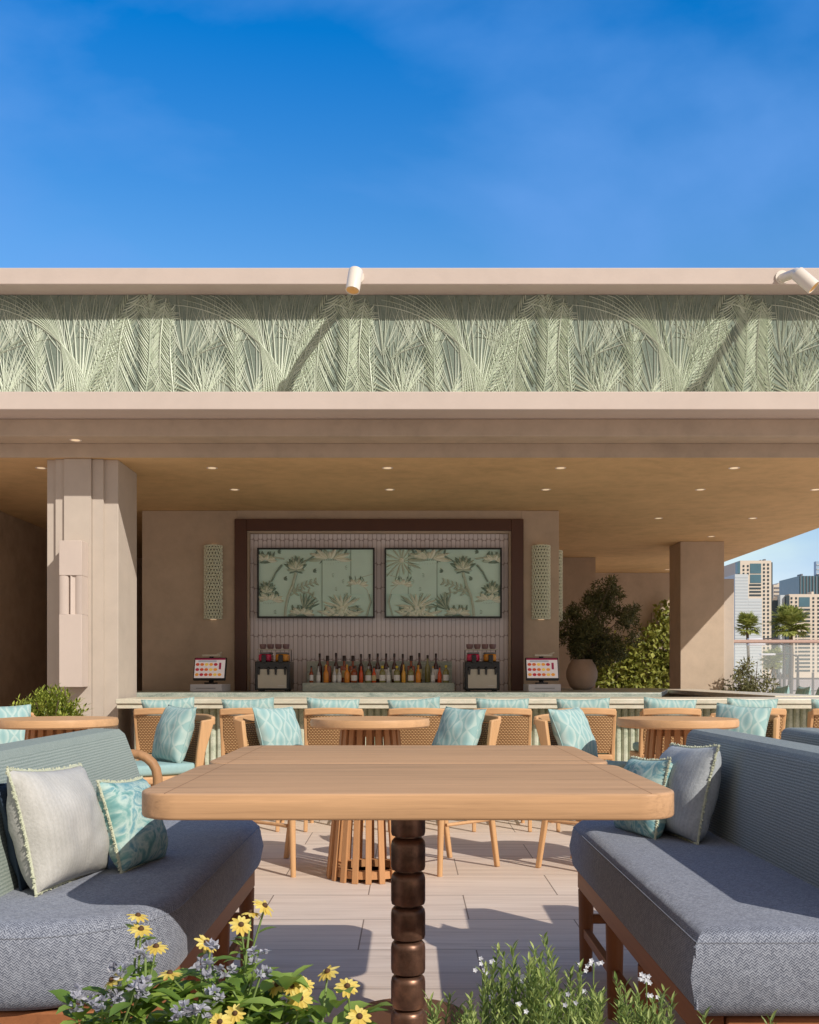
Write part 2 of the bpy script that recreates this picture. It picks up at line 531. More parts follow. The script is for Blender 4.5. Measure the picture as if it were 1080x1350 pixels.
def mural_bg():
    t = NT('sage_mural_ground')
    v = t.coords('Object')
    f = t.noise(v, 5, 6, .6, .5); f2 = t.noise(v, 70, 3)
    c = t.ramp(t.math('ADD', t.math('MULTIPLY', f, .75), t.math('MULTIPLY', f2, .25)), [(.3, rgb(96, 108, 98)), (.5, rgb(124, 136, 124)), (.7, rgb(154, 163, 148))])
    t.bump(f2, .2, .003)
    return t.fin(c, .8, 0, .2)
M['mural_bg'] = mural_bg()
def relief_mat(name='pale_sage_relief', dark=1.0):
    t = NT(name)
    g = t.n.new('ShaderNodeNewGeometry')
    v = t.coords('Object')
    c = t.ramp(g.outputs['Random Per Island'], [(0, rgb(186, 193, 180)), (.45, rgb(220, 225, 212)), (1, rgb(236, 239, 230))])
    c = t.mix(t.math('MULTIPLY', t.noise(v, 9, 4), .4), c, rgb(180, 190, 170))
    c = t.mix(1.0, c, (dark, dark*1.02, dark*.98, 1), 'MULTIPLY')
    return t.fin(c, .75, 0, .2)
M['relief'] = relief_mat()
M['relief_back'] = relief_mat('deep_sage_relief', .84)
M['jade'] = plain('jade_relief', rgb(204, 236, 224), .5, 0, .1, 6, .4, .1)
M['jade_dark'] = plain('dark_jade_relief', rgb(134, 158, 144), .55, 0, .2, 30)
M['jade_cream'] = plain('cream_relief', rgb(232, 240, 222), .55, 0, .08, 25)
M['jade_mid'] = plain('sage_relief', rgb(190, 206, 188), .5, 0, .18, 30)
M['black'] = plain('black_metal', rgb(22, 22, 22), .4, .0, .1, 20)
M['black_gloss'] = plain('black_plastic', rgb(26, 26, 28), .25, 0, .1, 20)
M['steel'] = plain('brushed_steel', rgb(196, 188, 172), .38, .15, .06, 14)
M['white_plastic'] = plain('white_plastic', rgb(214, 214, 220), .4, 0, .03, 20)
M['grey_plastic'] = plain('grey_plastic', rgb(120, 120, 124), .5, 0, .05, 20)
M['spot_white'] = plain('cream_lamp_metal', rgb(226, 216, 202), .4, 0, .03, 20)
M['terracotta_pale'] = plaster('sandy_pot_clay', rgb(186, 160, 140), .12, .15)
M['soil'] = plain('dark_soil', rgb(70, 54, 42), .95, 0, .3, 60, .2, .6)

def emit(name, c, s):
    t = NT(name); t.fin(c, .5)
    t.b.inputs['Emission Color'].default_value = c; t.b.inputs['Emission Strength'].default_value = s
    return t.m
M['lamp_on'] = emit('warm_lamp_lens', rgb(255, 224, 184), .5)
M['lamp_amber'] = plain('amber_lamp_reflector', rgb(236, 186, 110), .3, 0, .05, 20)

def leaf(name, a, b, rough=.5, trans=.25, scale=None):
    t = NT(name)
    g = t.n.new('ShaderNodeNewGeometry')
    c = t.ramp(g.outputs['Random Per Island'], [(0, a), (1, b)])
    t.fin(c, rough, 0, .35)
    tr = t.n.new('ShaderNodeBsdfTranslucent'); t.link(c, tr.inputs['Color'])
    mx = t.n.new('ShaderNodeMixShader'); mx.inputs[0].default_value = trans
    out = t.n['Material Output']
    t.link(t.b.outputs[0], mx.inputs[1]); t.link(tr.outputs[0], mx.inputs[2]); t.link(mx.outputs[0], out.inputs[0])
    return t.m
M['leaf_bright'] = leaf('bright_green_leaf', rgb(104, 134, 54), rgb(168, 192, 92), .45, .35)
M['leaf_rosemary'] = leaf('grey_green_needle_leaf', rgb(98, 122, 54), rgb(184, 196, 114), .5, .35)
M['leaf_olive'] = leaf('dark_olive_leaf', rgb(66, 72, 42), rgb(118, 118, 74), .55, .2)
M['leaf_ivy'] = leaf('ivy_leaf', rgb(112, 120, 48), rgb(176, 178, 92), .5, .3)
M['leaf_shrub'] = leaf('yellow_green_shrub_leaf', rgb(104, 124, 44), rgb(182, 190, 86), .45, .3)
M['leaf_bush'] = leaf('grey_green_bush_leaf', rgb(84, 86, 56), rgb(140, 138, 92), .6, .2)
M['leaf_palm'] = leaf('palm_frond', rgb(116, 128, 58), rgb(186, 190, 106), .6, .3)
M['stem'] = plain('green_stem', rgb(112, 132, 70), .6, 0, .2, 60)
M['bark'] = plain('grey_brown_bark', rgb(104, 90, 76), .9, 0, .25, 40, .2, .5)
M['petal_yellow'] = leaf('yellow_petal', rgb(222, 190, 84), rgb(240, 220, 128), .6, .3)
M['flower_eye'] = plain('dark_flower_centre', rgb(84, 56, 28), .8, 0, .3, 300)
M['petal_blue'] = leaf('blue_grey_petal', rgb(150, 150, 160), rgb(198, 198, 206), .6, .3)
M['petal_white'] = leaf('white_petal', rgb(206, 208, 214), rgb(236, 236, 240), .6, .3)
# ------------------------------------------------------------------ camera, light, world
F = 1380.0
cam = bpy.data.cameras.new('camera'); cam_o = bpy.data.objects.new('camera', cam); COL.objects.link(cam_o)
cam_o.location = (0, 0, 1.0); cam_o.rotation_euler = (pi/2, 0, 0)
cam.sensor_fit = 'VERTICAL'; cam.sensor_height = 36.0; cam.lens = 36.0*F/1350.0
cam.shift_y = 215.0/1350.0
cam.clip_start = .05; cam.clip_end = 8000
scene.camera = cam_o

EL, AZ = radians(35.6), radians(41.2)       # sun height; angle to the right of straight behind the camera
to_sun = Vector((sin(AZ)*cos(EL), -cos(AZ)*cos(EL), sin(EL)))
sun = bpy.data.lights.new('sun', 'SUN'); sun_o = bpy.data.objects.new('sun', sun); COL.objects.link(sun_o)
sun.energy = SUN_E; sun.angle = radians(.5); sun.color = (1.0, .94, .86)
sun_o.rotation_euler = to_sun.to_track_quat('Z', 'Y').to_euler(); sun_o.location = (5, -6, 8)

w = bpy.data.worlds.new('World'); scene.world = w; w.use_nodes = True
wt = w.node_tree; bg = wt.nodes['Background']
sky = wt.nodes.new('ShaderNodeTexSky'); sky.sky_type = 'NISHITA'; sky.sun_disc = False
sky.sun_elevation = EL; sky.sun_rotation = pi - AZ
sky.altitude = 0; sky.air_density = 1.0; sky.dust_density = .1; sky.ozone_density = 3.0
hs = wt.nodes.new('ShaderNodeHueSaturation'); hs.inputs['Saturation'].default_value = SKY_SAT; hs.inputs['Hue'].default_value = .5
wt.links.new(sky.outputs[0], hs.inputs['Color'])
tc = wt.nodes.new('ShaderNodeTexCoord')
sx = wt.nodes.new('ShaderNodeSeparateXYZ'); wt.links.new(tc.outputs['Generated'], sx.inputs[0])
# sky colour correction by height; unseen zenith warmed to neutralise the shade light
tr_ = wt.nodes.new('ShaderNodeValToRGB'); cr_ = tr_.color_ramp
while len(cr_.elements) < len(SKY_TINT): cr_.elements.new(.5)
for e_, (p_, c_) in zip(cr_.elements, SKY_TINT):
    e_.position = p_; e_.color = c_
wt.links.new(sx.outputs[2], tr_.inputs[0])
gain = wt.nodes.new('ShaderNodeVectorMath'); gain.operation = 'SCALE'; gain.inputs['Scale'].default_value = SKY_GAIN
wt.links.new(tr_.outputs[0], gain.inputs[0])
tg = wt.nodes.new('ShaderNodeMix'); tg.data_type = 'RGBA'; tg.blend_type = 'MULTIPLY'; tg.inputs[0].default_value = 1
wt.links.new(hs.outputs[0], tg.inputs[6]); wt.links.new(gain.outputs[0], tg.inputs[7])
# faint high cloud
mp = wt.nodes.new('ShaderNodeMapping'); mp.inputs['Scale'].default_value = (1.5, 1.0, 3.0); mp.inputs['Rotation'].default_value = (.2, .3, .5); mp.inputs['Location'].default_value = (.9, .3, .55)
wt.links.new(tc.outputs['Generated'], mp.inputs[0])
nz = wt.nodes.new('ShaderNodeTexNoise'); nz.inputs['Scale'].default_value = 1.5; nz.inputs['Detail'].default_value = 9; nz.inputs['Roughness'].default_value = .5; nz.inputs['Distortion'].default_value = .25
wt.links.new(mp.outputs[0], nz.inputs['Vector'])
rp = wt.nodes.new('ShaderNodeValToRGB'); rp.color_ramp.elements[0].position = .40; rp.color_ramp.elements[0].color = (0,0,0,1); rp.color_ramp.elements[1].position = .64; rp.color_ramp.elements[1].color = (CLOUD_F,)*3+(1,)
wt.links.new(nz.outputs['Fac'], rp.inputs[0])
mxw = wt.nodes.new('ShaderNodeMix'); mxw.data_type = 'RGBA'
wt.links.new(rp.outputs[0], mxw.inputs[0]); wt.links.new(tg.outputs[2], mxw.inputs[6]); mxw.inputs[7].default_value = (1.5, 3.6, 8.2, 1)
# pale fill added to the unseen sky behind the camera, to whiten shade light
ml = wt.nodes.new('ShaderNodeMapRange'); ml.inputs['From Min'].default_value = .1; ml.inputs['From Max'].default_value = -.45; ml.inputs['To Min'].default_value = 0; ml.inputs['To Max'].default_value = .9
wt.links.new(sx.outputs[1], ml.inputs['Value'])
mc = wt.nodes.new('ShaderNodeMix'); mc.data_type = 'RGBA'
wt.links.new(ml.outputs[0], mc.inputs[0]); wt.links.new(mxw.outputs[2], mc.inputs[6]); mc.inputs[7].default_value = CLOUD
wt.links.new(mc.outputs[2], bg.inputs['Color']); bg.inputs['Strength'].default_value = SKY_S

scene.view_settings.view_transform = 'Standard'; scene.view_settings.look = 'None'
scene.view_settings.exposure = EXPO; scene.view_settings.gamma = 1; scene.view_settings.use_curve_mapping = False
scene.render.engine = 'CYCLES'
scene.cycles.max_bounces = 10; scene.cycles.diffuse_bounces = 6
scene.cycles.use_denoising = True
scene.cycles.sample_clamp_indirect = 6

# ------------------------------------------------------------------ setting
g = MB(); g.add([(-3000,-3000,-.03),(3000,-3000,-.03),(3000,3000,-.03),(-3000,3000,-.03)], [(0,1,2,3)])
struct(g.build('ground', plain('dusty_ground', rgb(182, 160, 142), .9, 0, .12, .05)))
g = MB(); g.add([(-12,-6,0),(14,-6,0),(14,24,0),(-12,24,0)], [(0,1,2,3)])
struct(g.build('terrace_floor', M['floor']))

# ------------------------------------------------------------------ pavilion
B0 = Vector((-1.0, 12.0, 0))
pav = thing('bar_pavilion', 'open fronted pink plaster bar pavilion with a flat stepped roof and palm frieze', 'pavilion', B0)
def pp(name, mb, m, parent=None, **k):
    """a part of the pavilion (or sub-part when parent is a part); coordinates are world ones"""
    return mb.build(name, m, parent or pav, off=B0, **k)
XL, XR = -7.0, 4.35
pp('ceiling', MB().box(XL, XR, 7.523, 17.2, 2.564, 2.66), M['ceiling'])
pp('roof', MB().box(XL, XR-.003, 7.29, 17.19, 2.663, 3.733), M['plaster'])
pp('soffit_band', MB().box(XL, XR-.001, 7.28, 7.52, 2.662, 2.781), M['plaster_in'], bevel=.004)
pp('soffit_band', MB().box(XL, XR-.002, 7.512, 7.522, 2.562, 2.6605), M['plaster_in'])
pp('lower_cornice', MB().box(XL, XR, 7.03, 7.288, 2.783, 2.905), M['plaster_trim'], bevel=.006)
pp('upper_cornice', MB().box(XL, XR, 7.03, 7.30, 3.624, 3.737), M['plaster_trim'], bevel=.006)

# frieze of palm fronds, cast in tiles that repeat
TW, TH = 1.372, .716          # tile width, height
ZB = 2.906
def leaflet(mb, p0, ang, L, w, curl, lift, seg=6):
    """a raised tapering ridge in the facade plane (x,z), y = -lift towards the viewer"""
    vs = []; fs = []
    x, z = p0; a = ang
    for i in range(seg+1):
        t = i/seg
        ww = w*.82*(.35+.65*min(1, t*4))*(1-t**2.2)*.5 + .0004
        nx, nz = -sin(a), cos(a)
        y = -lift*(.55+.45*sin(pi*min(1, t*1.2)))
        vs += [(x+nx*ww, -.0005, z+nz*ww), (x, y-.003, z), (x-nx*ww, -.0005, z-nz*ww)]
        if i < seg:
            b = i*3
            fs += [(b, b+3, b+4, b+1), (b+1, b+4, b+5, b+2)]
            x += cos(a)*L/seg; z += sin(a)*L/seg; a += curl/seg
    # keep inside the tile height
    vs = [(vx, vy, min(max(vz, .001), TH-.001)) for vx, vy, vz in vs]
    mb.add(vs, fs)
def fan(mb, o, a0, a1, n, L0, L1, curl0, curl1, w=.013, lift=.014):
    for i in range(n):
        t = i/max(1, n-1)
        a = a0+(a1-a0)*t + R.uniform(-.03, .03)
        leaflet(mb, (o[0]+R.uniform(-.012, .012), o[1]+R.uniform(-.008, .008)), a, (L0+(L1-L0)*t)*R.uniform(.88, 1.08), w*R.uniform(.8, 1.25), curl0+(curl1-curl0)*t, lift*R.uniform(.7, 1.3), 9)
def frond(mb, o, a, L, curl, n, lf, spread, lcurl, w=.012, lift=.012, side=(1, -1), spine=True):
    x, z = o; pts = []
    seg = n
    for i in range(seg+1):
        pts.append((x, z, a)); x += cos(a)*L/seg; z += sin(a)*L/seg; a += curl/seg
    if spine: leaflet(mb, o, pts[0][2], L, .016, curl, lift*1.4, 14)
    for i, (px, pz, pa) in enumerate(pts[1:], 1):
        t = i/seg
        ll = lf*(.55+.75*sin(pi*(t*.8+.12)))
        for s in side:
            leaflet(mb, (px, pz), pa+s*(spread*(1-.25*t))+R.uniform(-.06, .06), ll*R.uniform(.85, 1.1), w*R.uniform(.8, 1.2), -s*lcurl, lift*R.uniform(.7, 1.3), 6)
def mural_tile():
    mb = MB(); fr_ = MB(); d = radians
    # back layer: loose fans that fill the ground
    for (u, n, a0, a1, L) in ((.95, 13, 62, 112, .52), (1.34, 10, 84, 132, .55), (.30, 12, 74, 140, .36), (.55, 12, 80, 150, .48), (.12, 12, 48, 108, .55)):
        fan(mb, (u, -.03), d(a0), d(a1), n, L, L*1.05, .25, -.25, .011, .006)
    for (u, v, n, a0, a1, L) in ((.40, .30, 12, 60, 130, .42), (.05, .30, 12, 55, 125, .40), (.24, .36, 11, 60, 120, .34), (.60, .30, 12, 62, 128, .42), (.82, .32, 12, 55, 120, .40), (1.22, .35, 10, 60, 120, .34)):
        fan(mb, (u, v), d(a0), d(a1), n, L, L*1.05, .2, -.2, .010, .005)
    fan(mb, (.12, .28), d(28), d(66), 7, .46, .42, -.35, .1, .010, .007)
    fan(mb, (.95, .34), d(66), d(150), 12, .34, .30, -.3, .5, .010, .007)
    bk = mb; mb = fr_
    # long arching bundle swinging up to the left
    for i in range(11):
        leaflet(mb, (.60+.020*i, -.01), d(88+2.0*i), .62+.05*i, .016, .35+.09*i, .011, 14)
    # upright fan beside it
    fan(mb, (.70, -.06), d(66), d(101), 17, .76, .80, -.14, .10, .014, .010)
    # low fan at the seam, arching both ways
    fan(mb, (.19, -.02), d(52), d(156), 20, .46, .34, -.35, .75, .014, .010)
    # small chevron frond
    frond(mb, (.425, -.01), d(97), .44, -.16, 19, .115, d(36), .1, .012, .010)
    fan(mb, (.50, -.02), d(18), d(74), 11, .27, .36, -1.0, -.5, .013, .009)
    # leaning frond with drooping comb
    frond(mb, (.735, -.02), d(70), .76, -.12, 30, .19, d(62), .9, .012, .010, side=(-1,))
    frond(mb, (.735, -.02), d(70), .76, -.12, 24, .10, d(40), .3, .011, .009, side=(1,), spine=False)
    # hanging frond, leaflets falling both sides
    frond(mb, (1.03, .62), d(-104), .60, .30, 24, .24, d(30), -.12, .013, .010)
    frond(mb, (.93, .52), d(-100), .50, -.1, 20, .16, d(34), -.1, .012, .008)
    # dense herringbone
    frond(mb, (1.15, -.01), d(80), .71, .30, 31, .115, d(42), .1, .014, .012)
    frond(mb, (1.30, .69), d(-100), .68, .28, 30, .105, d(40), .1, .014, .012)
    frond(mb, (1.36, -.01), d(98), .62, -.2, 26, .07, d(46), .1, .012, .010)
    frond(mb, (1.06, .66), d(-14), .30, -.3, 14, .10, d(56), .3, .010, .008)
    return mb, bk
mb, mbk = mural_tile()
tile_x0 = -1.607 - 3*TW
first = None
for i in range(7):
    x0 = tile_x0 + i*TW
    o = (x0, 7.222, ZB)
    if i == 0:
        mp_ = MB().box(0, TW-.002, 0, .085, 0, TH)
        panel = mp_.build('frieze_tile', M['mural_bg'], pav)
        panel.location = Vector(o) - B0
        rel = mb.build('palm_relief', M['relief'], panel, smooth=50); rel2 = mbk.build('palm_relief_behind', M['relief_back'], panel, smooth=50)
        first = panel
    else:
        c = first.copy(); COL.objects.link(c); c.parent = pav; c.location = Vector(o) - B0
        if x0 + TW > XR:
            pass
        
        for r_ in (rel, rel2): rc = r_.copy(); COL.objects.link(rc); rc.parent = c
# columns
def stepped_column():
    x0, x1, y0 = -2.632, -2.115, 7.6
    c = MB().box(x0, x1, y0, y0+.52, 0, 2.563)
    col = pp('column', c, M['column'], bevel=.004)
    # ribs: two steps each side of a proud centre
    pp('rib', MB().box(-2.492, -2.298, 7.55, y0-.002, 0, 2.561), M['column'], col)
    pp('rib', MB().box(-2.560, -2.495, 7.572, y0-.002, 0, 2.5605), M['column'], col)
    pp('rib', MB().box(-2.295, -2.215, 7.572, y0-.002, 0, 2.5605), M['column'], col)
    return col
stepped_column()
c = MB().box(3.168, 3.68, 12.24, 12.76, 0, 2.563)
pp('column', c, M['plaster_in'], bevel=.004)
# back walls
pp('side_wall', MB().box(-4.2, -3.9, 7.9, 16.5, 0, 2.562), M['dark_wall'])
pp('rear_wall', MB().box(-3.897, -2.6, 14.0, 14.3, 0, 2.562), M['dark_wall'])
NX0, NX1 = -1.657, 1.08   # niche frame outer
NZ = 2.478
wy = 9.94
pp('back_wall', MB().box(-2.54, NX0+.02, wy, 14.0, 0, 2.5625), M['plaster_in'], bevel=.004)
pp('back_wall', MB().box(NX1-.02, 1.42, wy, 14.0, 0, 2.5625), M['plaster_in'], bevel=.004)
pp('back_wall', MB().box(NX0+.0205, NX1-.0205, wy+.002, 14.0, NZ-.02, 2.5625), M['plaster_in'])
pp('back_wall', MB().box(NX0+.021, NX1-.021, wy+.28, 13.99, 0, NZ-.021), M['dark_wall'])
pp('tiled_panel', MB().box(NX0+.11, NX1-.11, wy+.08, wy+.279, .5, NZ-.10), M['kitkat'])
fr = MB()
fw, fd = .115, .03
fr.box(NX0, NX0+fw, wy-fd, wy+.24, .5, NZ); fr.box(NX1-fw, NX1, wy-fd, wy+.24, .5, NZ)
fr.box(NX0+fw, NX1-fw, wy-fd, wy+.24, NZ-fw*.95, NZ)
nf = pp('niche_frame', fr, M['brown_frame'], bevel=.004)
li = MB(); t_ = .02
li.box(NX0+fw, NX0+fw+t_, wy+.005, wy+.078, .5, NZ-fw*.95); li.box(NX1-fw-t_, NX1-fw, wy+.005, wy+.078, .5, NZ-fw*.95)
li.box(NX0+fw+t_, NX1-fw-t_, wy+.005, wy+.078, NZ-fw*.95-t_, NZ-fw*.95)
pp('inner_lining', li, M['plaster_in'], nf)
pp('rear_wall', MB().box(1.43, 2.47, 13.9, 16.2, 0, 2.562), M['plaster_in'])
pp('rear_wall', MB().box(2.472, 4.7, 16.0, 16.3, 0, 2.562), M['plaster_in'])
pp('pier', MB().box(3.682, 3.812, 12.29, 12.9, 0, 2.13), M['column'], bevel=.006)
pp('rear_wall', MB().box(-3.9, 2.4, 16.31, 16.5, 0, 2.562), M['dark_wall'])

# plaster lamp on the column
lx = (-2.478, -2.318)
sc = thing('column_wall_lamp', 'tall pink plaster wall lamp with a scooped middle on the stepped column', 'wall lamp', (-2.4, 7.55, 1.42))
def lp(name, mb, m, **k): return mb.build(name, m, sc, off=(-2.4, 7.55, 1.42), **k)
yf = 7.40; zb, zt = .915, 1.952
lp('body', MB().box(lx[0], lx[1], yf, 7.548, zb, 1.43), M['plaster_trim'], bevel=.003)
lp('body', MB().box(lx[0], lx[1], yf, 7.548, 1.705, zt), M['plaster_trim'], bevel=.003)
pr = [(-2.478, 7.548), (-2.478, 7.409), (-2.466, 7.4015), (-2.440, 7.4015), (-2.418, 7.408), (-2.411, 7.430), (-2.403, 7.430), (-2.397, 7.4015), (-2.385, 7.412), (-2.368, 7.416), (-2.350, 7.4015), (-2.318, 7.4012), (-2.318, 7.548)]
lp('scooped_middle', MB().prism(pr, 1.431, 1.704, 'z'), M['plaster_trim'], smooth=50)

# ------------------------------------------------------------------ bar counters
bar = thing('bar_counter', 'pale stone topped bar with fluted green front running along the row of woven chairs', 'bar counter', (0, 7.7, 0))
def bp(name, mb, m, par=None, **k): return mb.build(name, m, par or bar, off=(0, 7.7, 0), **k)
bp('countertop', MB().box(-2.08, 3.22, 7.40, 8.02, .795, .832), M['cream_stone'], bevel=.006)
bp('apron', MB().box(-2.075, 3.215, 7.412, 7.47, .762, .794), M['cream_stone'], bevel=.004)
fl = MB(); n = 104; x = -2.0; wd = (3.18+2.0)/n
prof = []
for i in range(n):
    for k in range(5):
        a = pi*k/5
        prof.append((x+wd*(i+.5-.5*cos(a)), 7.60-.028*sin(a)))
pts = prof + [(3.18, 7.60), (3.18, 7.75), (-2.0, 7.75)]
top = MB()
vs = []; fs = []
for i, p in enumerate(prof): vs += [(p[0], p[1], .1), (p[0], p[1], .761)]
for i in range(len(prof)-1): fs.append((2*i, 2*i+2, 2*i+3, 2*i+1))
top.add(vs, fs)
bp('fluted_front', top, M['onyx'], smooth=35)
bp('carcass', MB().box(-1.995, 3.18, 7.605, 7.99, .02, .760), M['bar_inside'])
bp('plinth', MB().box(-1.98, 3.16, 7.575, 7.604, 0, .099), M['bar_inside'])
bp('side_top', MB().box(2.80, 3.22, 8.022, 11.9, .80, .842), M['cream_stone'], bevel=.006)
bp('side_front', MB().box(2.86, 3.16, 8.03, 11.85, 0, .799), M['onyx'])

back = thing('back_counter', 'grey green stone back counter carrying the bottles and drink machines', 'back counter', (0, 9.3, 0))
def kp(name, mb, m, **k): return mb.build(name, m, back, off=(0, 9.3, 0), **k)
kp('countertop', MB().prism([(-2.62, 8.75), (2.1, 8.75), (2.79, 11.3), (2.79, 11.9), (1.424, 11.9), (1.424, 9.905), (-2.62, 9.905)], .81, .852), M['green_stone'], bevel=.004)
kp('cabinet', MB().prism([(-2.58, 8.80), (2.05, 8.80), (2.73, 11.3), (2.73, 11.85), (1.47, 11.85), (1.47, 9.9), (-2.58, 9.9)], 0, .809), M['bar_inside'])
ZC = .852

# bottle shelf
sh = thing('bottle_shelf', 'stepped grey green stone shelf holding two rows of liquor bottles', 'bottle shelf', (-.28, 9.7, ZC))
SX0, SX1 = -.975, .41
def hp(name, mb, m, **k): return mb.build(name, m, sh, off=(-.28, 9.7, ZC), **k)
hp('step', MB().box(SX0, SX1, 9.52, 9.84, ZC+.001, .930), M['green_stone'], bevel=.003)
hp('backboard', MB().box(SX0+.01, SX1-.01, 9.842, 9.90, ZC+.001, 1.13), M['green_stone'], bevel=.003)

def bottle_profile(kind, h):
    if kind == 'square': return [(.0, 0), (.031, 0), (.034, .005), (.034, h*.55), (.030, h*.62), (.012, h*.68), (.012, h*.80), (.0, h*.80)], (.016, h*.80, h)
    if kind == 'slim': return [(0, 0), (.017, 0), (.019, .004), (.019, h*.50), (.015, h*.60), (.008, h*.70), (.0075, h*.90), (0, h*.90)], (.0085, h*.88, h)
    if kind == 'broad': return [(0, 0), (.026, 0), (.028, .004), (.028, h*.62), (.024, h*.70), (.011, h*.78), (.011, h*.9), (0, h*.9)], (.0125, h*.86, h)
    return [(0, 0), (.022, 0), (.024, .004), (.024, h*.52), (.020, h*.60), (.0095, h*.70), (.009, h*.9), (0, h*.9)], (.0105, h*.87, h)
def glassy(name, c): return plain(name, c, .12, 0, .15, 40, .6)
G = {'amber': glassy('amber_glass', rgb(228, 146, 52)), 'brown': glassy('brown_glass', rgb(150, 72, 32)), 'dark': glassy('dark_glass', rgb(76, 40, 30)),
     'clear': glassy('clear_glass', rgb(196, 198, 198)), 'orange': glassy('orange_red_glass', rgb(214, 84, 36)), 'green': glassy('olive_glass', rgb(136, 134, 84)),
     'gold': glassy('golden_glass', rgb(230, 172, 66)), 'wine': glassy('wine_glass', rgb(66, 38, 34))}
G['label_white'] = plain('white_paper_label', rgb(232, 232, 230), .7); G['label_cream'] = plain('cream_paper_label', rgb(200, 186, 140), .7)
G['cap_gold'] = plain('gold_cap', rgb(206, 160, 64), .35, .4); G['cap_dark'] = plain('dark_cap', rgb(48, 34, 30), .5); G['cap_yellow'] = plain('yellow_cap', rgb(220, 196, 60), .5); G['cap_steel'] = plain('steel_cap', rgb(160, 160, 160), .4, .4)
bottles_front = [(80,'slim','brown','label_white','cap_dark',.155),(128,'slim','clear','label_white','cap_steel',.15),(180,'std','amber',None,'cap_gold',.165),(237,'slim','clear','label_white','cap_steel',.15),
 (270,'slim','clear','label_white','cap_dark',.15),(322,'std','amber',None,'cap_gold',.165),(370,'broad','brown','label_white','cap_dark',.15),(418,'slim','orange',None,'cap_dark',.17),(467,'broad','green','label_white','cap_steel',.15),
 (505,'slim','orange','label_cream','cap_dark',.15),(562,'broad','green','label_white','cap_yellow',.155),(603,'slim','clear','label_white','cap_dark',.155),(660,'broad','green','label_white','cap_yellow',.155),(706,'slim','gold',None,'cap_gold',.165),
 (755,'broad','green','label_white','cap_dark',.15),(805,'std','amber',None,'cap_gold',.16),(905,'slim','clear','label_white','cap_gold',.15),(950,'slim','orange',None,'cap_dark',.155),(993,'broad','green','label_white','cap_yellow',.16)]
bottles_back = [(137,'std','dark',None,'cap_dark',.27),(190,'square','brown',None,'cap_dark',.25),(248,'std','dark','label_cream','cap_dark',.275),(303,'square','brown','label_cream','cap_dark',.25),(362,'square','brown','label_cream','cap_dark',.25),
 (417,'std','dark',None,'cap_dark',.265),(475,'std','dark',None,'cap_dark',.265),(530,'std','dark','label_white','cap_dark',.27),(587,'std','dark','label_white','cap_dark',.27),(643,'std','dark','label_white','cap_dark',.27),(700,'std','dark',None,'cap_dark',.265),
 (757,'square','brown','label_cream','cap_dark',.25),(812,'std','dark','label_cream','cap_dark',.275),(868,'std','green',None,'cap_dark',.255),(925,'std','dark','label_white','cap_dark',.27)]
gl_words = {'amber':'amber','brown':'brown','dark':'dark','clear':'clear','orange':'orange red','green':'pale olive','gold':'golden','wine':'wine dark'}
def mk_bottles(lst, y, rowname, s):
    for i, (zx, kind, gl, lab, cap, h) in enumerate(lst):
        x = (395+zx/5.143-540)*y/F
        desc = f"{gl_words[gl]} {'square shouldered ' if kind=='square' else 'slim ' if kind=='slim' else 'broad ' if kind=='broad' else ''}bottle{' with '+lab.split('_')[1]+' label' if lab else ''}, {ordinal(i)} from the left in the {rowname} row"
        t = thing('liquor_bottle', desc, 'bottle', (x, y, .931), R.uniform(0, 6), f'bottles on the {rowname} row of the stone shelf')
        prof, (cr, c0, c1) = bottle_profile(kind, h)
        if kind == 'square':
            mb = MB().slab(rrect(-.034, .034, -.03, .03, .008), 0, h*.62, .008).lathe([(.012, h*.6), (.012, h*.82)], 12)
            t.rotation_euler = (0, 0, R.uniform(-.1, .1))
        else: mb = MB().lathe(prof, 16)
        mb.build('glass', G[gl], t, smooth=40)
        MB().lathe([(0, c0), (cr, c0), (cr, c1-.004), (cr*.8, c1), (0, c1)], 12).build('cap', G[cap], t, smooth=40)
        if lab:
            r = {'slim': .0195, 'broad': .0285, 'square': .0345, 'std': .0245}[kind]
            if kind == 'square': lb = MB().box(-.022, .022, -.0315, -.0302, h*.18, h*.45)
            else: lb = MB().lathe([(r, h*.12), (r+.0003, h*.13), (r+.0003, h*.44), (r, h*.45)], 16)
            lb.build('label', G[lab], t, smooth=40)
mk_bottles(bottles_front, 9.58, 'front', 1)
mk_bottles(bottles_back, 9.70, 'back', 1)

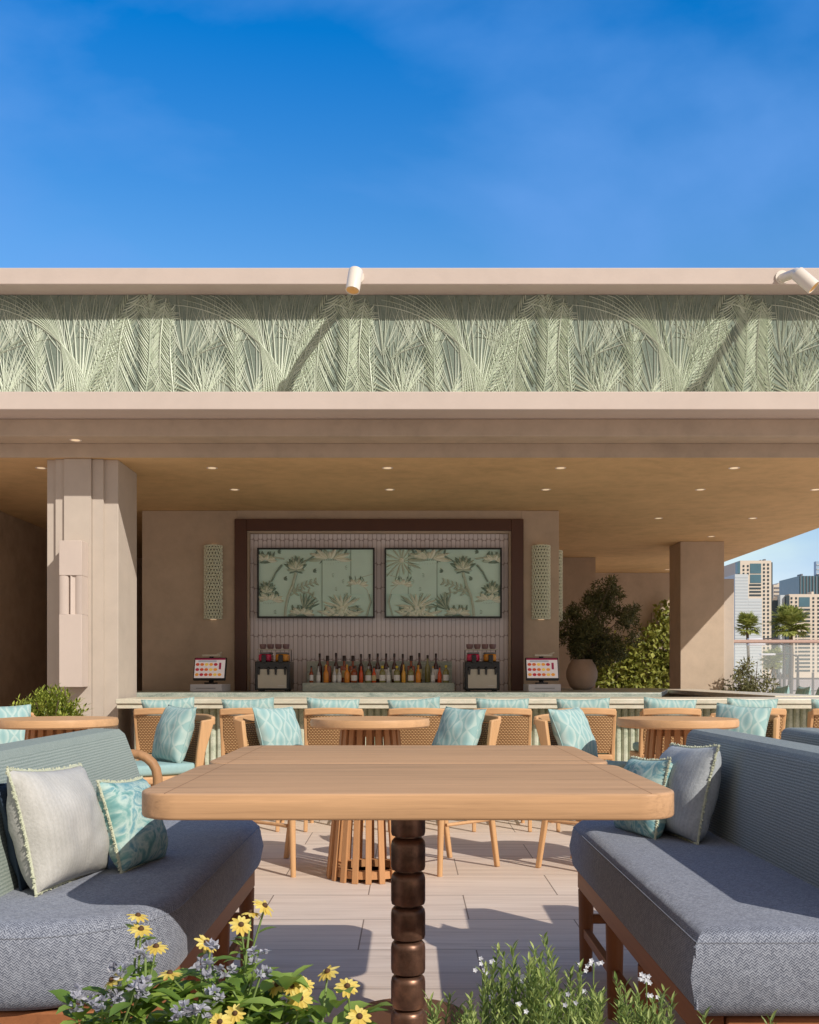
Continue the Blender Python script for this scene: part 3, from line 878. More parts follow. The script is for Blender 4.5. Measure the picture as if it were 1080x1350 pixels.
# drink dispensers
def dispenser(x, label):
    t = thing('drink_dispenser', label, 'drink machine', (x, 9.5, ZC+.001), 0, 'drink machines on the back counter')
    MB().box(-.155, .155, -.16, .2, .012, .27).build('housing', M['black_gloss'], t, bevel=.008)
    MB().box(-.128, .128, -.165, -.161, .03, .20).build('front_panel', M['steel'], t, bevel=.001)
    MB().box(.05, .11, -.1668, -.1655, .05, .054).build('badge', M['white_plastic'], t)
    f = MB()
    for sx in (-1, 1):
        for sy in (-1, 1): f.box(sx*.12-.015, sx*.12+.015, sy*.1-.015+.02, sy*.1+.015+.02, 0, .011)
    f.build('foot', M['black_gloss'], t)
    for s, c, nm in ((-1, rgb(214, 40, 90), 'pink_syrup'), (1, rgb(226, 150, 40), 'orange_syrup')):
        k = nm
        if k not in M: M[k] = plain(k, c, .25, 0, .1, 20)
        b = MB().slab(rrect(s*.075-.056, s*.075+.056, -.11, .12, .03), .271, .335, .012).build('bowl', M[k], t, smooth=40)
        MB().slab(rrect(s*.075-.052, s*.075+.052, -.105, .115, .03), .336, .352, .006).build('bowl_lid', M['grey_plastic'], t, smooth=40)
        for q in (-1, 1):
            MB().tube([(s*.075+q*.042, -.15, .215), (s*.075+q*.042, -.178, .205), (s*.075+q*.042, -.18, .15)], [.011, .012, .008], 8).build('tap', M['black_gloss'], t, smooth=40)
        MB().box(s*.075-.02, s*.075+.02, -.175, -.12, .255, .33).build('nozzle_block', M['black_gloss'], t, bevel=.005)
    MB().box(-.145, .145, -.1, .12, .375, .381).build('tray', M['steel'], t)
    for sx in (-1, 1): MB().tube([(sx*.14, .11, .27), (sx*.14, .11, .376)], .004, 6).build('tray_post', M['black'], t)
    for k in range(4):
        gx = -.105+.07*k
        MB().lathe([(.022, .382), (.030, .40), (.032, .425), (.029, .428), (.0, .395)], 12, Matrix.Translation((gx, 0, 0))).build('upturned_cup', M['cup'], t, smooth=40)
M['cup'] = plain('mauve_glass_cup', rgb(132, 106, 108), .3, 0, .1, 40)
dispenser(-1.225, 'drink machine with pink and orange bowls on the column side of the bottles')
dispenser(.650, 'drink machine with pink and orange bowls on the pot plant side of the bottles')

# tills
menu_cols = [rgb(196, 70, 40), rgb(226, 150, 60), rgb(206, 104, 50), rgb(176, 40, 60), rgb(232, 190, 90)]
for i, c in enumerate(menu_cols): M[f'dish{i}'] = emit(f'menu_dish_{i}', c, .3)
M['screen_white'] = emit('screen_white', rgb(226, 216, 214), .25)
M['screen_bar'] = emit('screen_header', rgb(150, 30, 70), .25)
M['screen_grey'] = emit('screen_grey', rgb(176, 180, 190), .25)
def till(x, rz, label):
    t = thing('till', label, 'till', (x, 9.4, ZC+.001), rz, 'tills on the back counter')
    MB().box(-.145, .145, -.12, .14, 0, .066).build('cash_drawer', M['white_plastic'], t, bevel=.004)
    MB().box(-.09, .09, -.1215, -.1205, .028, .033).build('drawer_slot', M['grey_plastic'], t)
    MB().box(-.05, .05, -.02, .06, .067, .082).tube([(0, .03, .08), (0, .02, .14)], .022, 10).build('stand', M['black_gloss'], t, smooth=40)
    Ms = Matrix.Translation((0, -.0, .20)) @ Matrix.Rotation(radians(-14), 4, 'X')
    s = MB().box(-.15, .15, -.012, .012, -.105, .105, Ms).build('screen_case', M['black_gloss'], t, bevel=.006)
    MB().box(-.14, .14, -.0145, -.0125, -.085, .095, Ms).build('screen', M['screen_white'], s)
    MB().box(-.14, .14, -.0160, -.0147, .082, .095, Ms).build('header', M['screen_bar'], s)
    MB().box(-.11, .06, -.0160, -.0147, .062, .078, Ms).build('title_strip', M['screen_grey'], s)
    MB().box(.085, .105, -.0160, -.0147, -.005, .055, Ms).build('side_banner', M['screen_bar'], s)
    for r_ in range(3):
        for k in range(6 if r_ else 5):
            if r_ < 2 and k > 4: continue
            cx = -.115+.042*k; cz = .04-.047*r_
            MB().lathe([(0, 0), (.0185, 0), (.015, .002), (0, .0025)], 9, Ms @ Matrix.Translation((cx, -.0148, cz)) @ Matrix.Rotation(pi/2, 4, 'X') @ Matrix.Scale(.75, 4, (0, 1, 0))).build('menu_picture', M[f'dish{(k*2+r_*3) % 5}'], s)
    MB().box(-.07, .09, -.02, .05, .315, .333).tube([(.06, 0, .333), (.11, -.01, .35)], .008, 8).build('card_reader', M['steel'], t, bevel=.003)
    MB().tube([(0, .035, .29), (0, .035, .318)], .02, 8).build('reader_post', M['black_gloss'], t)
till(-1.79, radians(-8), 'till with a colourful food menu on a tilted screen, left of the brown niche')
till(1.19, radians(4), 'till with a colourful food menu on its screen, beside the pot plant')
# ------------------------------------------------------------------ relief art panels
def petal(mb, cx, cz, ang, L, w, y0=-.004, lift=.012, seg=6, curl=0.0):
    vs = []; fs = []; x, z, a = cx, cz, ang
    for i in range(seg+1):
        t = i/seg
        ww = w*sin(pi*min(1, t*.86+.1))**.8*.5*(1 if t < 1 else .15)
        nx, nz = -sin(a), cos(a)
        vs += [(x+nx*ww, y0, z+nz*ww), (x, y0-lift*(.35+.65*t), z), (x-nx*ww, y0, z-nz*ww)]
        if i < seg:
            b = i*3; fs += [(b, b+3, b+4, b+1), (b+1, b+4, b+5, b+2)]
            x += cos(a)*L/seg; z += sin(a)*L/seg; a += curl/seg
    mb.add(vs, fs)
PW, PH = 1.112, .663
def clampmb(mb):
    for p in mb.v:
        p.x = max(-PW/2+.014, min(PW/2-.014, p.x)); p.z = max(.014, min(PH-.014, p.z))
    return mb
def art_panel(xc, label, mirror):
    t = thing('relief_panel', label, 'wall art', (xc, 10.018, 1.545), 0, 'framed relief panels over the bottles')
    zb = 0.0
    MB().box(-PW/2, PW/2, -.05, 0, 0, PH).build('board', M['jade'], t)
    fr = MB(); e = .013
    fr.box(-PW/2-.002, PW/2+.002, -.075, .001, -.002, e); fr.box(-PW/2-.002, PW/2+.002, -.075, .001, PH-e, PH+.002)
    fr.box(-PW/2-.002, -PW/2+e, -.075, .001, e, PH-e); fr.box(PW/2-e, PW/2+.002, -.075, .001, e, PH-e)
    fr.build('frame', M['black'], t)
    s = -1 if mirror else 1
    A = lambda a: a if s > 0 else pi-a
    X = lambda u: s*(u/152*PW - PW/2); Z = lambda v: PH*(1-v/91)
    Y = -.052
    CUR = {}
    def start():
        CUR['cr'], CUR['md'], CUR['dk'] = MB(), MB(), MB()
    def finish(name):
        main = None
        for key, nm, m_ in (('cr', 'cream_petals', 'jade_cream'), ('md', 'sage_petals', 'jade_mid'), ('dk', 'dark_petals', 'jade_dark')):
            mb = CUR[key]
            if not mb.v: continue
            o = clampmb(mb).build(name if main is None else nm, M[m_], main or t, smooth=45)
            main = main or o
    # slightly raised plates
    for (u0, u1, v0, v1, d_) in ((84, 121, 16, 90, .006), (121.4, 151, 2, 60, .010), (2, 40, 60, 90, .005)):
        p_ = MB().box(X(u0), X(u1), Y-d_, -.0505, Z(v1), Z(v0)).build('raised_plate', M['jade'], t)
        MB().box(X(u0)-.003, X(u0)+.003, Y-d_-.001, -.051, Z(v1), Z(v0)).build('plate_edge', M['jade_dark'], p_)
    def lotus(u, v, k=1.0):
        start()
        for i in range(9):
            a = radians(25+130*i/8)
            petal(CUR['md'] if i % 2 else CUR['dk'], X(u), Z(v), a, .135*k*R.uniform(.85, 1.1), .042*k, Y, .024)
        for i in range(7):
            a = radians(-5+190*i/6)
            petal(CUR['cr'] if i % 2 else CUR['md'], X(u), Z(v), a, .085*k, .035*k, Y-.01, .02)
        for i in range(3): petal(CUR['dk'], X(u), Z(v)-.012, radians(200+70*i), .07*k, .02*k, Y, .012)
        finish('lotus_flower')
    def daisy(u, v, L, n, cm, squash=.6):
        start()
        CUR['cr'].lathe([(0, .02), (.018, .014), (.024, 0)], 12, Matrix.Translation((X(u), Y-.01, Z(v))) @ Matrix.Rotation(pi/2, 4, 'X'))
        for i in range(n):
            a = 2*pi*i/n + R.uniform(-.1, .1)
            l = L*(squash+(1-squash)*abs(cos(a)))*R.uniform(.85, 1.1)
            petal(CUR[cm] if i % 3 else CUR['md'], X(u), Z(v), a, l, .035, Y-.004, .022)
            petal(CUR['dk'], X(u)+cos(a+.15)*.02, Z(v)+sin(a+.15)*.02, a+.17, l*.8, .008, Y-.003, .012)
        finish('star_flower')
    def pad(u, v, wd):
        start()
        for i in range(9):
            o_ = (i/8-.5)*1.1*wd; a_ = pi/2-(i/8-.5)*3.4
            petal(CUR['cr'] if i % 3 else CUR['md'], X(u)+o_*.5, Z(v)-.012, a_, wd*(.38+.62*abs(cos(a_))), .042, Y-.004*(i % 3), .02)
            petal(CUR['dk'], X(u)+o_*.7, Z(v)-.02, -a_*.5-.6, wd*.3, .014, Y, .008)
        for i in range(6): petal(CUR['dk'], X(u)-wd*.8+wd*1.6*i/5, Z(v)+wd*.15, radians(R.uniform(60, 120)), .06, .02, Y-.004, .016)
        finish('water_lily')
    def stem(pts, r=.008, key='md'):
        start()
        CUR[key].tube([(X(u), Y-.006, Z(v)) for u, v in pts], [r*1.2]*1+[r]*(len(pts)-1), 6)
        if key != 'dk': CUR['dk'].tube([(X(u)+.007, Y-.002, Z(v)-.004) for u, v in pts], r*.6, 5)
        finish('flower_stem')
    def leafspray(pts, n):
        start()
        CUR['md'].tube([(X(u), Y-.006, Z(v)) for u, v in pts], .005, 6)
        for i in range(n):
            t_ = (i+1)/(n+.5); k = min(len(pts)-2, int(t_*(len(pts)-1))); f = t_*(len(pts)-1)-k
            u = pts[k][0]+(pts[k+1][0]-pts[k][0])*f; v = pts[k][1]+(pts[k+1][1]-pts[k][1])*f
            for q in (-1, 1): petal(CUR['md'], X(u), Z(v), A(radians(20)+q*radians(50)), .05, .02, Y-.002, .014)
        finish('leaf_spray')
    lotus(50, 28); lotus(12, 58, .8); pad(16, 66, .11)
    stem([(36, 91), (37, 76), (40, 62), (46, 48), (50, 32)], .014)
    leafspray([(40, 60), (52, 52), (64, 48), (77, 44)], 6)
    leafspray([(40, 64), (52, 56), (66, 58), (74, 66)], 4)
    stem([(32, 22), (24, 32), (18, 44)], .009, 'dk'); stem([(58, 20), (68, 14), (74, 10)], .008, 'dk'); stem([(4, 8), (18, 12), (34, 14)], .008)
    pad(94, 12, .17); pad(10, 14, .09); pad(130, 46, .085); pad(57, 84, .10)
    start()
    for i in range(8): petal(CUR['md'] if i % 2 else CUR['dk'], X(66)-.04, Z(80), A(radians(20+12*i)), .16, .022, Y, .016)
    finish('leaf_fan')
    daisy(110, 78, .20, 15, 'cr'); pad(108, 88, .2)
    stem([(142, 88), (147, 70), (143, 55), (132, 45)], .006); stem([(124, 44), (136, 38), (150, 34)], .006)
    if mirror: daisy(130, 16, .24, 14, 'md', .5)
    for (u, v) in ((28, 5), (74, 30), (36, 40), (97, 36), (114, 26), (110, 44), (145, 17), (101, 54), (22, 84)):
        start()
        for q in range(3): petal(CUR['dk'], X(u)-.014, Z(v)+.006*(q-1), A(radians(10+20*(q-1))), .036, .014, Y, .012)
        finish('small_bud')
art_panel(-.890, 'black framed jade lotus relief above the column side of the bottle shelf', False)
art_panel(.320, 'black framed jade relief with a star flower in its top corner', True)

# ------------------------------------------------------------------ wall sconces: half cylinders of pierced rings
def sconce(loc, rz, label):
    t = thing('wall_sconce', label, 'wall lamp', loc, rz, 'tall pierced wall lamps')
    H, r = .700, .080
    sh_ = MB()
    rows, cols = 22, 9
    for j in range(rows):
        for i in range(cols):
            a = pi + pi*(i+.5+(.5 if j % 2 else 0)-.25)/cols
            zc = H*(j+.5)/rows
            c = Vector((r*cos(a), r*sin(a), zc)); tx = Vector((-sin(a), cos(a), 0))
            k = 8; ri, ro = .0085, .0185
            vs = []; fs = []
            nrm = Vector((cos(a), sin(a), 0))
            for q in range(k):
                an = 2*pi*q/k
                d_ = tx*cos(an)+Vector((0, 0, 1))*sin(an)
                vs += [c+d_*ri+nrm*.002, c+d_*(ri+ro)*.5+nrm*.009, c+d_*ro]
            for q in range(k):
                b = q*3; e_ = ((q+1) % k)*3
                fs += [(b, b+1, e_+1, e_), (b+1, b+2, e_+2, e_+1)]
            sh_.add(vs, fs)
    sh_.build('pierced_shade', M['sconce_green'], t, smooth=60)
    MB().lathe([(.066, .01), (.066, H-.01)], 20).build('liner', M['sconce_dark'], t, smooth=40)
    for z in (0, H-.012):
        MB().lathe([(.02, z), (r+.004, z), (r+.004, z+.012), (.02, z+.012)], 24).build('ring', M['sconce_green'], t, smooth=30)
    MB().lathe([(0, H+.0), (.03, H+.0), (.03, H+.003), (0, H+.003)], 12).build('lens', M['lamp_on'], t)
    MB().lathe([(0, -.003), (.03, -.003), (.03, 0), (0, 0)], 12).build('lens', M['lamp_on'], t)
M['sconce_green'] = plain('sage_ceramic', rgb(226, 230, 210), .5, 0, .06, 30)
M['sconce_dark'] = plain('dim_glass_liner', rgb(140, 146, 126), .5, 0, .08, 30)
sconce((-1.862, 9.935, 1.53), 0, 'tall sage pierced wall lamp on the wall above the left till')
sconce((1.249, 9.935, 1.53), 0, 'tall sage pierced wall lamp on the wall above the right till, facing front')
sconce((1.425, 10.35, 1.53), pi/2, 'tall sage pierced wall lamp seen edge on, round the wall corner by the pot plant')

# ------------------------------------------------------------------ downlights in the ceiling
dl_pos = [(-1.49, 7.9), (-.166, 7.9), (1.14, 7.9), (2.45, 7.9), (-1.475, 8.82), (-.166, 8.82), (1.15, 8.82), (2.45, 8.82), (3.42, 8.82), (-2.78, 7.9),
          (2.48, 10.43), (3.42, 10.43), (3.40, 11.8), (3.82, 15.5), (-2.36, 7.40)]
dl_lab = ['small round ceiling light over the front edge, nearest the stepped column on its right', 'small round ceiling light of the front row, near the middle of the niche',
 'small round ceiling light of the front row, between the niche and the right column', 'small round ceiling light of the front row, farthest right', 'small round ceiling light of the second row, above the left sconce side',
 'small round ceiling light of the second row, above the middle of the brown niche', 'small round ceiling light of the second row, above the right end of the niche', 'small round ceiling light of the second row, in front of the square column',
 'small round ceiling light of the second row at the right picture edge', 'small round ceiling light left of the stepped column', 'small round ceiling light before the square column, left one of the third row', 'small round ceiling light before the square column, right one of the third row',
 'small round ceiling light just above the top of the square column', 'small round ceiling light deep under the roof by the rear wall', 'small round light in the stepped soffit just above the left column']
for (x, y), lab in zip(dl_pos, dl_lab):
    t = thing('downlight', lab, 'ceiling light', (x, y, 2.5635 if y > 7.5 else 2.6615), 0, 'round lights in the bar ceiling')
    MB().lathe([(.030, -.001), (.040, -.003), (.043, -.001), (.043, 0)], 18).build('trim_ring', M['spot_white'], t, smooth=40)
    MB().lathe([(0, -.0022), (.0295, -.0022), (.0295, -.0005), (0, -.0005)], 16).build('lens', M['lamp_on'], t)

# ------------------------------------------------------------------ roof spotlights
def spotlight(x, tilt, label):
    p = Vector((x, 6.62, 3.50))
    t = thing('roof_spotlight', label, 'spotlight', p, 0, 'spotlights on the roof cornice')
    Mr = Matrix.Rotation(tilt, 4, 'Y') @ Matrix.Rotation(radians(-14), 4, 'X')
    MB().lathe([(0, .072), (.039, .072), (.045, .064), (.045, -.078), (.040, -.078), (.040, -.06), (.0, -.06)], 24, Mr).build('barrel', M['spot_white'], t, smooth=40)
    MB().lathe([(0, -.062), (.0395, -.062), (.0395, -.075), (0, -.064)], 20, Mr).build('reflector', M['lamp_amber'], t, smooth=40)
    MB().tube([(0, .03, .03), (0, .14, .10), (0, .41, .165)], [.030, .030, .030], 14).build('arm', M['spot_white'], t, smooth=40)
    MB().lathe([(0, 0), (.045, 0), (.045, .012), (0, .012)], 16, Matrix.Translation((0, .409, .17)) @ Matrix.Rotation(pi/2, 4, 'X')).build('mounting_plate', M['spot_white'], t, smooth=40)
spotlight(-.349, radians(8), 'cream spotlight hanging almost upright from the cornice above the stone niche')
spotlight(2.50, radians(-42), 'cream spotlight tilted sideways at the right end of the cornice')

# ------------------------------------------------------------------ pillows
def pillow_mb(w_, h_, t_, n=22, seed=0, plump=.42):
    mb = MB(); rr = random.Random(seed)
    off = Vector((rr.uniform(0, 50), rr.uniform(0, 50), 0))
    ur, uo = rr.uniform(-.12, .12), rr.uniform(.5, 1.5)
    vs = []; idx = {}; fs = []; uv = []
    for s in (-1, 1):
        for j in range(n+1):
            for i in range(n+1):
                u = 2*i/n-1; v = 2*j/n-1
                edge = (i in (0, n) or j in (0, n))
                if edge and s == 1: idx[(s, i, j)] = idx[(-1, i, j)]; continue
                px = w_/2*u*(1-.07*(1-v*v)*abs(u)**3); pz = h_/2*v*(1-.07*(1-u*u)*abs(v)**3)
                th = t_/2*max(0, (1-u**2)*(1-v**2))**plump
                wr = noise.noise(Vector((px*11, pz*11, s*3))+off)*.010 + noise.noise(Vector((px*26, pz*26, s*5))+off)*.004
                th += wr*min(1, th/(t_*.2))
                idx[(s, i, j)] = len(vs)
                vs.append((px, s*th, pz)); uv.append((px*cos(ur)-pz*sin(ur)+uo, px*sin(ur)+pz*cos(ur)+uo*.7))
    for s in (-1, 1):
        for j in range(n):
            for i in range(n):
                q = (idx[(s,i,j)], idx[(s,i+1,j)], idx[(s,i+1,j+1)], idx[(s,i,j+1)])
                fs.append(q if s < 0 else q[::-1])
    mb.add(vs, fs, uv=uv)
    return mb
def border_pts(w_, h_, n):
    out = []
    for k in range(4):
        for i in range(n):
            a = 2*i/n-1
            u, v = ((a, -1), (1, a), (-a, 1), (-1, -a))[k]
            out.append((w_/2*u*(1-.07*(1-v*v)*abs(u)**3), 0, h_/2*v*(1-.07*(1-u*u)*abs(v)**3)))
    return out
def fringe_mb(w_, h_, n=64, L=.0065, seed=1):
    rr = random.Random(seed); mb = MB()
    pts = border_pts(w_, h_, n)
    mb.tube(pts+[pts[0]], .0035, 6, caps=False)
    for i, p in enumerate(pts):
        p = Vector(p)
        for q in range(2):
            d_ = Vector((p.x/w_*1.0, rr.uniform(-.9, .9), p.z/h_*1.0)).normalized()
            c = p + Vector((rr.uniform(-.004, .004), 0, rr.uniform(-.004, .004)))
            mb.tube([c, c+d_*L*rr.uniform(.5, 1.0)], [.0032, .0014], 4)
    return mb
def pillow(name, label, center, normal_yaw, pitch, roll, w_, h_, t_, m, fringe=None, seed=0, group=None, cat='cushion'):
    """normal_yaw: direction its face looks (0 = towards -y); pitch leans it backwards"""
    mesh_parent = thing(name, label, cat, center, 0, group)
    mesh_parent.rotation_euler = (Matrix.Rotation(normal_yaw, 3, 'Z') @ Matrix.Rotation(-pitch, 3, "X") @ Matrix.Rotation(roll, 3, 'Y')).to_euler()
    pillow_mb(w_, h_, t_, seed=seed).build('cover', m, mesh_parent, smooth=60)
    if fringe: fringe_mb(w_, h_, seed=seed).build('fringe', fringe, mesh_parent, smooth=60)
    else:
        pts = border_pts(w_, h_, 16); MB().tube(pts+[pts[0]], .003, 6, caps=False).build('piping', m, mesh_parent, smooth=60)
    return mesh_parent

# ------------------------------------------------------------------ chairs
def make_chair(label, group):
    """faces +y; seat centre above the origin"""
    t = thing('woven_chair', label, 'chair', (0,0,0), 0, group)
    hw = .178
    MB().slab(rrect(-.19, .19, -.18, .20, .04), .455, .49, .008).build('seat_frame', M['oak_rail'], t, smooth=40)
    MB().slab(rrect(-.172, .172, -.165, .19, .04), .492, .548, .02).build('seat_pad', M['teal_seat'], t, smooth=50)
    for s in (-1, 1):
        MB().tube([(s*.165, .165, .47), (s*.172, .185, 0)], [.019, .0135], 10).build('leg', M['oak_z'], t, smooth=50)
        # rear leg runs up to become the back post, wide in side view
        pr = [(-.165, .44), (-.235, 0), (-.209, 0), (-.13, .44), (-.145, .60), (-.170, .765), (-.245, .775), (-.19, .60)]
        pr2 = [(a_, z_) for a_, z_ in pr]
        MB().prism(pr2, s*hw-.0125, s*hw+.0125, 'x').build('back_post', M['oak_z'], t, bevel=.006)
        MB().tube([(s*.17, .14, .25), (s*.17, -.175, .25)], .009, 8).build('stretcher', M['oak_rail'], t, smooth=50)
    # curved top rail
    vs = []; fs = []; n = 14
    for i in range(n+1):
        a = -1+2*i/n
        x = .186*a; y = -.235-.028*(1-a*a); th = .024
        for dy, z in ((-th/2, .742), (th/2, .742), (th/2, .785), (-th/2, .785)):
            vs.append((x, y+dy, z+.008*(1-a*a)))
    for i in range(n):
        b = i*4
        for k in range(4): fs.append((b+k, b+(k+1) % 4, b+4+(k+1) % 4, b+4+k))
    fs += [(0, 3, 2, 1), (n*4, n*4+1, n*4+2, n*4+3)]
    MB().add(vs, fs).build('top_rail', M['oak_rail'], t, bevel=.007)
    # woven back, curved, between seat and rail
    vs = []; fs = []; uv = []; n, k = 12, 6
    for side in (0, 1):
        for i in range(n+1):
            a = -1+2*i/n
            for j in range(k+1):
                z = .50+.245*j/k
                yy = -.158-.075*(j/k)-.028*(1-a*a)*(j/k*.7+.3) + (side*.010-.005)
                vs.append((.167*a, yy, z)); uv.append((.167*a, z))
    o = (n+1)*(k+1)
    for i in range(n):
        for j in range(k):
            q = i*(k+1)+j
            fs.append((q, q+k+1, q+k+2, q+1)); fs.append((o+q, o+q+1, o+q+k+2, o+q+k+1))
    MB().add(vs, fs, uv=uv).build('woven_back', M['rattan'], t, smooth=60)
    return t
chair0 = None
cush0 = {}
def chair_at(x, y, rz, label, group, clabel, cgroup, m='ogee', seed=0, cw=.35, ch=.37, lean=.30):
    global chair0
    if chair0 is None:
        chair0 = make_chair(label, group); chair0.location = (x, y, 0); chair0.rotation_euler = (0, 0, rz)
    else: dup(chair0, (x, y, 0), rz, label, group)
    # scatter cushion leaning on the back: it looks along the chair's +y
    c = Matrix.Rotation(rz, 3, 'Z') @ Vector((R.uniform(-.015, .015), -.105, .552+ch/2*cos(lean)-.012))
    pillow('scatter_cushion', clabel, Vector((x, y, 0))+c, rz+pi+R.uniform(-.12, .12), lean, R.uniform(-.07, .07), cw, ch, .13, M[m], None, seed, cgroup)

# bar chairs face the bar
for k in range(9):
    x = .593+.54*(k-4)
    chair_at(x, 6.90, R.uniform(-.03, .03), f'woven back oak chair facing the bar front, {ordinal(k)} from the stepped column along the row',
             'chairs lined up along the bar front', f'pale teal cushion peeping over the {ordinal(k)} bar chair from the stepped column', 'cushions on the bar chairs', seed=20+k, cw=.34, ch=.315, lean=.2)
for k in range(3):
    y = 10.55-.57*k
    chair_at(3.62, y, pi/2, ['woven chair behind the right bar return, the farthest of three', 'woven chair behind the right bar return, the middle of three', 'woven chair behind the right bar return, the closest of three'][k],
             'chairs along the side of the bar', ['teal cushion top behind the right bar return, closest to the bush', 'teal cushion top behind the right bar return, in the middle of three', 'teal cushion top behind the right bar return, closest to the picture edge'][k], 'cushions on the side bar chairs', seed=40+k, cw=.40, ch=.36, lean=.2)

# ------------------------------------------------------------------ round tables
def make_round(label):
    t = thing('round_table', label, 'table', (0,0,0), 0, 'round slatted tables')
    MB().lathe([(0, .742), (.285, .742), (.295, .750), (.297, .770), (.292, .785), (0, .786)], 56).build('table_top', M['oak'], t, smooth=30)
    n = 20
    for i in range(n):
        a = 2*pi*i/n
        Mx = Matrix.Rotation(a, 4, 'Z')
        pr = [(.131, .741), (.146, .741), (.218, 0), (.203, 0)]
        MB().prism(pr, -.0145, .0145, 'y', Mx).build('slat', M['slat'], t, bevel=.002)
    MB().lathe([(.150, .02), (.200, .02), (.194, .055), (.150, .055), (.150, .02)], 40).build('foot_ring', M['slat'], t, smooth=30)
    MB().lathe([(.11, .70), (.132, .70), (.13, .741), (.11, .741), (.11, .70)], 40).build('top_ring', M['slat'], t, smooth=30)
    return t
rt = make_round('round oak table with a slatted drum base between the two middle chairs'); rt.location = (-.196, 5.21, 0)
dup(rt, (-1.755, 5.21, 0), .1, 'round oak table with a slatted drum base beside the green shrub by the stepped column')
dup(rt, (1.332, 5.21, 0), .07, 'round oak table with a slatted drum base beyond the blue grey sofa')
def facing(dx, dy):    # chair at offset (dx,dy) from its table looks at the table
    return math.atan2(-dy, -dx) - pi/2
TG = 'chairs at the round tables'; CG = 'teal leaf print cushions on the table chairs'
for (tx, dx, dy, rz, lab, cl, sd) in (
    (-.196, -.415, .22, -2.25, 'oak chair with teal cushion on the column side of the middle round table', 'teal leaf print cushion on the chair at the column side of the middle table', 1),
    (-.196, .37, .24, 2.3, 'oak chair with teal cushion on the sofa side of the middle round table', 'teal leaf print cushion on the chair right beside the middle round table top', 2),
    (-1.755, .44, .22, 2.2, 'oak chair with teal cushion between the shrub table and the grey green sofa back', 'teal leaf print cushion standing on the pale seat beside the bent wood armrest', 3),
    (-1.755, -.44, .50, -2.6, 'oak chair behind the shrub table at the picture edge', 'teal leaf print cushion cut by the picture edge behind the shrub table', 4),
    (1.332, -.38, .22, -2.25, 'oak chair with teal cushion just past the corner of the front table', 'tilted teal leaf print cushion past the right corner of the front table', 5),
    (1.332, .40, .38, 2.6, 'oak chair with teal cushion behind the round table beyond the blue grey sofa', 'teal leaf print cushion behind the round table beyond the blue grey sofa', 6)):
    chair_at(tx+dx, 5.21+dy, rz, lab, TG, cl, CG, seed=sd, cw=.30, ch=.31, lean=.30+.05*(sd % 3))

# bent wood armchair, mostly behind the left sofa
M['arm_wood'] = wood('bent_brown_wood', rgb(172, 130, 92), 'z')
ac = thing('bent_wood_armchair', 'low armchair with a bent brown wood arm behind the grey green sofa back', 'armchair', (-1.36, 4.55, 0), 0)
MB().slab(rrect(-.22, .22, -.22, .22, .05), .38, .44, .02).build('seat_pad', M['teal_seat'], ac, smooth=50)
for s in (-1, 1):
    pts = [(-.2, s*.23, .64)]
    pts += [(.10+.11*sin(a), s*.23, .53+.11*cos(a)) for a in [0, .3, .6, .9, 1.2, pi/2]]
    pts += [(.212, s*.23, .3), (.215, s*.23, 0)]
    MB().tube(pts, .027, 10, flat=.8).build('arm', M['arm_wood'], ac, smooth=60)
    MB().tube([(-.2, s*.21, .66), (-.24, s*.21, 0)], .018, 8).build('leg', M['walnut_z'], ac, smooth=60)
MB().box(-.25, -.215, -.22, .22, .42, .66).build('backrest', M['rattan'], ac, bevel=.01)

# ------------------------------------------------------------------ dining tables in front
def front_table(y0, label):
    yc = y0+.342
    t = thing('dining_table', label, 'table', (-.003, yc, 0), 0, 'oak dining tables pushed together')
    MB().slab(rrect(-.527, .527, -.3445, .3445, .085, 12), .722, .7735, .006, 3).build('table_top', M['table_oak'], t, smooth=30)
    prof = [(0, .7215), (.05, .7215), (.05, .715)]
    z = .715; hb = .0765
    while z > .03:
        zb = max(z-hb, .018)
        k = z-zb
        prof += [(.024, z-.001), (.032, z-.003), (.037, z-.009), (.0385, z-.018), (.0385, zb+.011), (.0368, zb+.004), (.024, zb+.001)]
        z = zb
    prof += [(.024, .016)]
    MB().lathe([p for p in prof], 32).build('beaded_column', M['bronze'], t, smooth=50)
    MB().lathe([(0, 0), (.165, 0), (.168, .004), (.165, .014), (.12, .017), (0, .0175)], 40).build('foot_disc', M['base_metal'], t, smooth=40)
    return t
front_table(2.00, 'oak table with rounded corners and beaded bronze column closest to the flowers')
front_table(2.695, 'matching oak table pushed up behind the front one, its far edge facing the round tables')

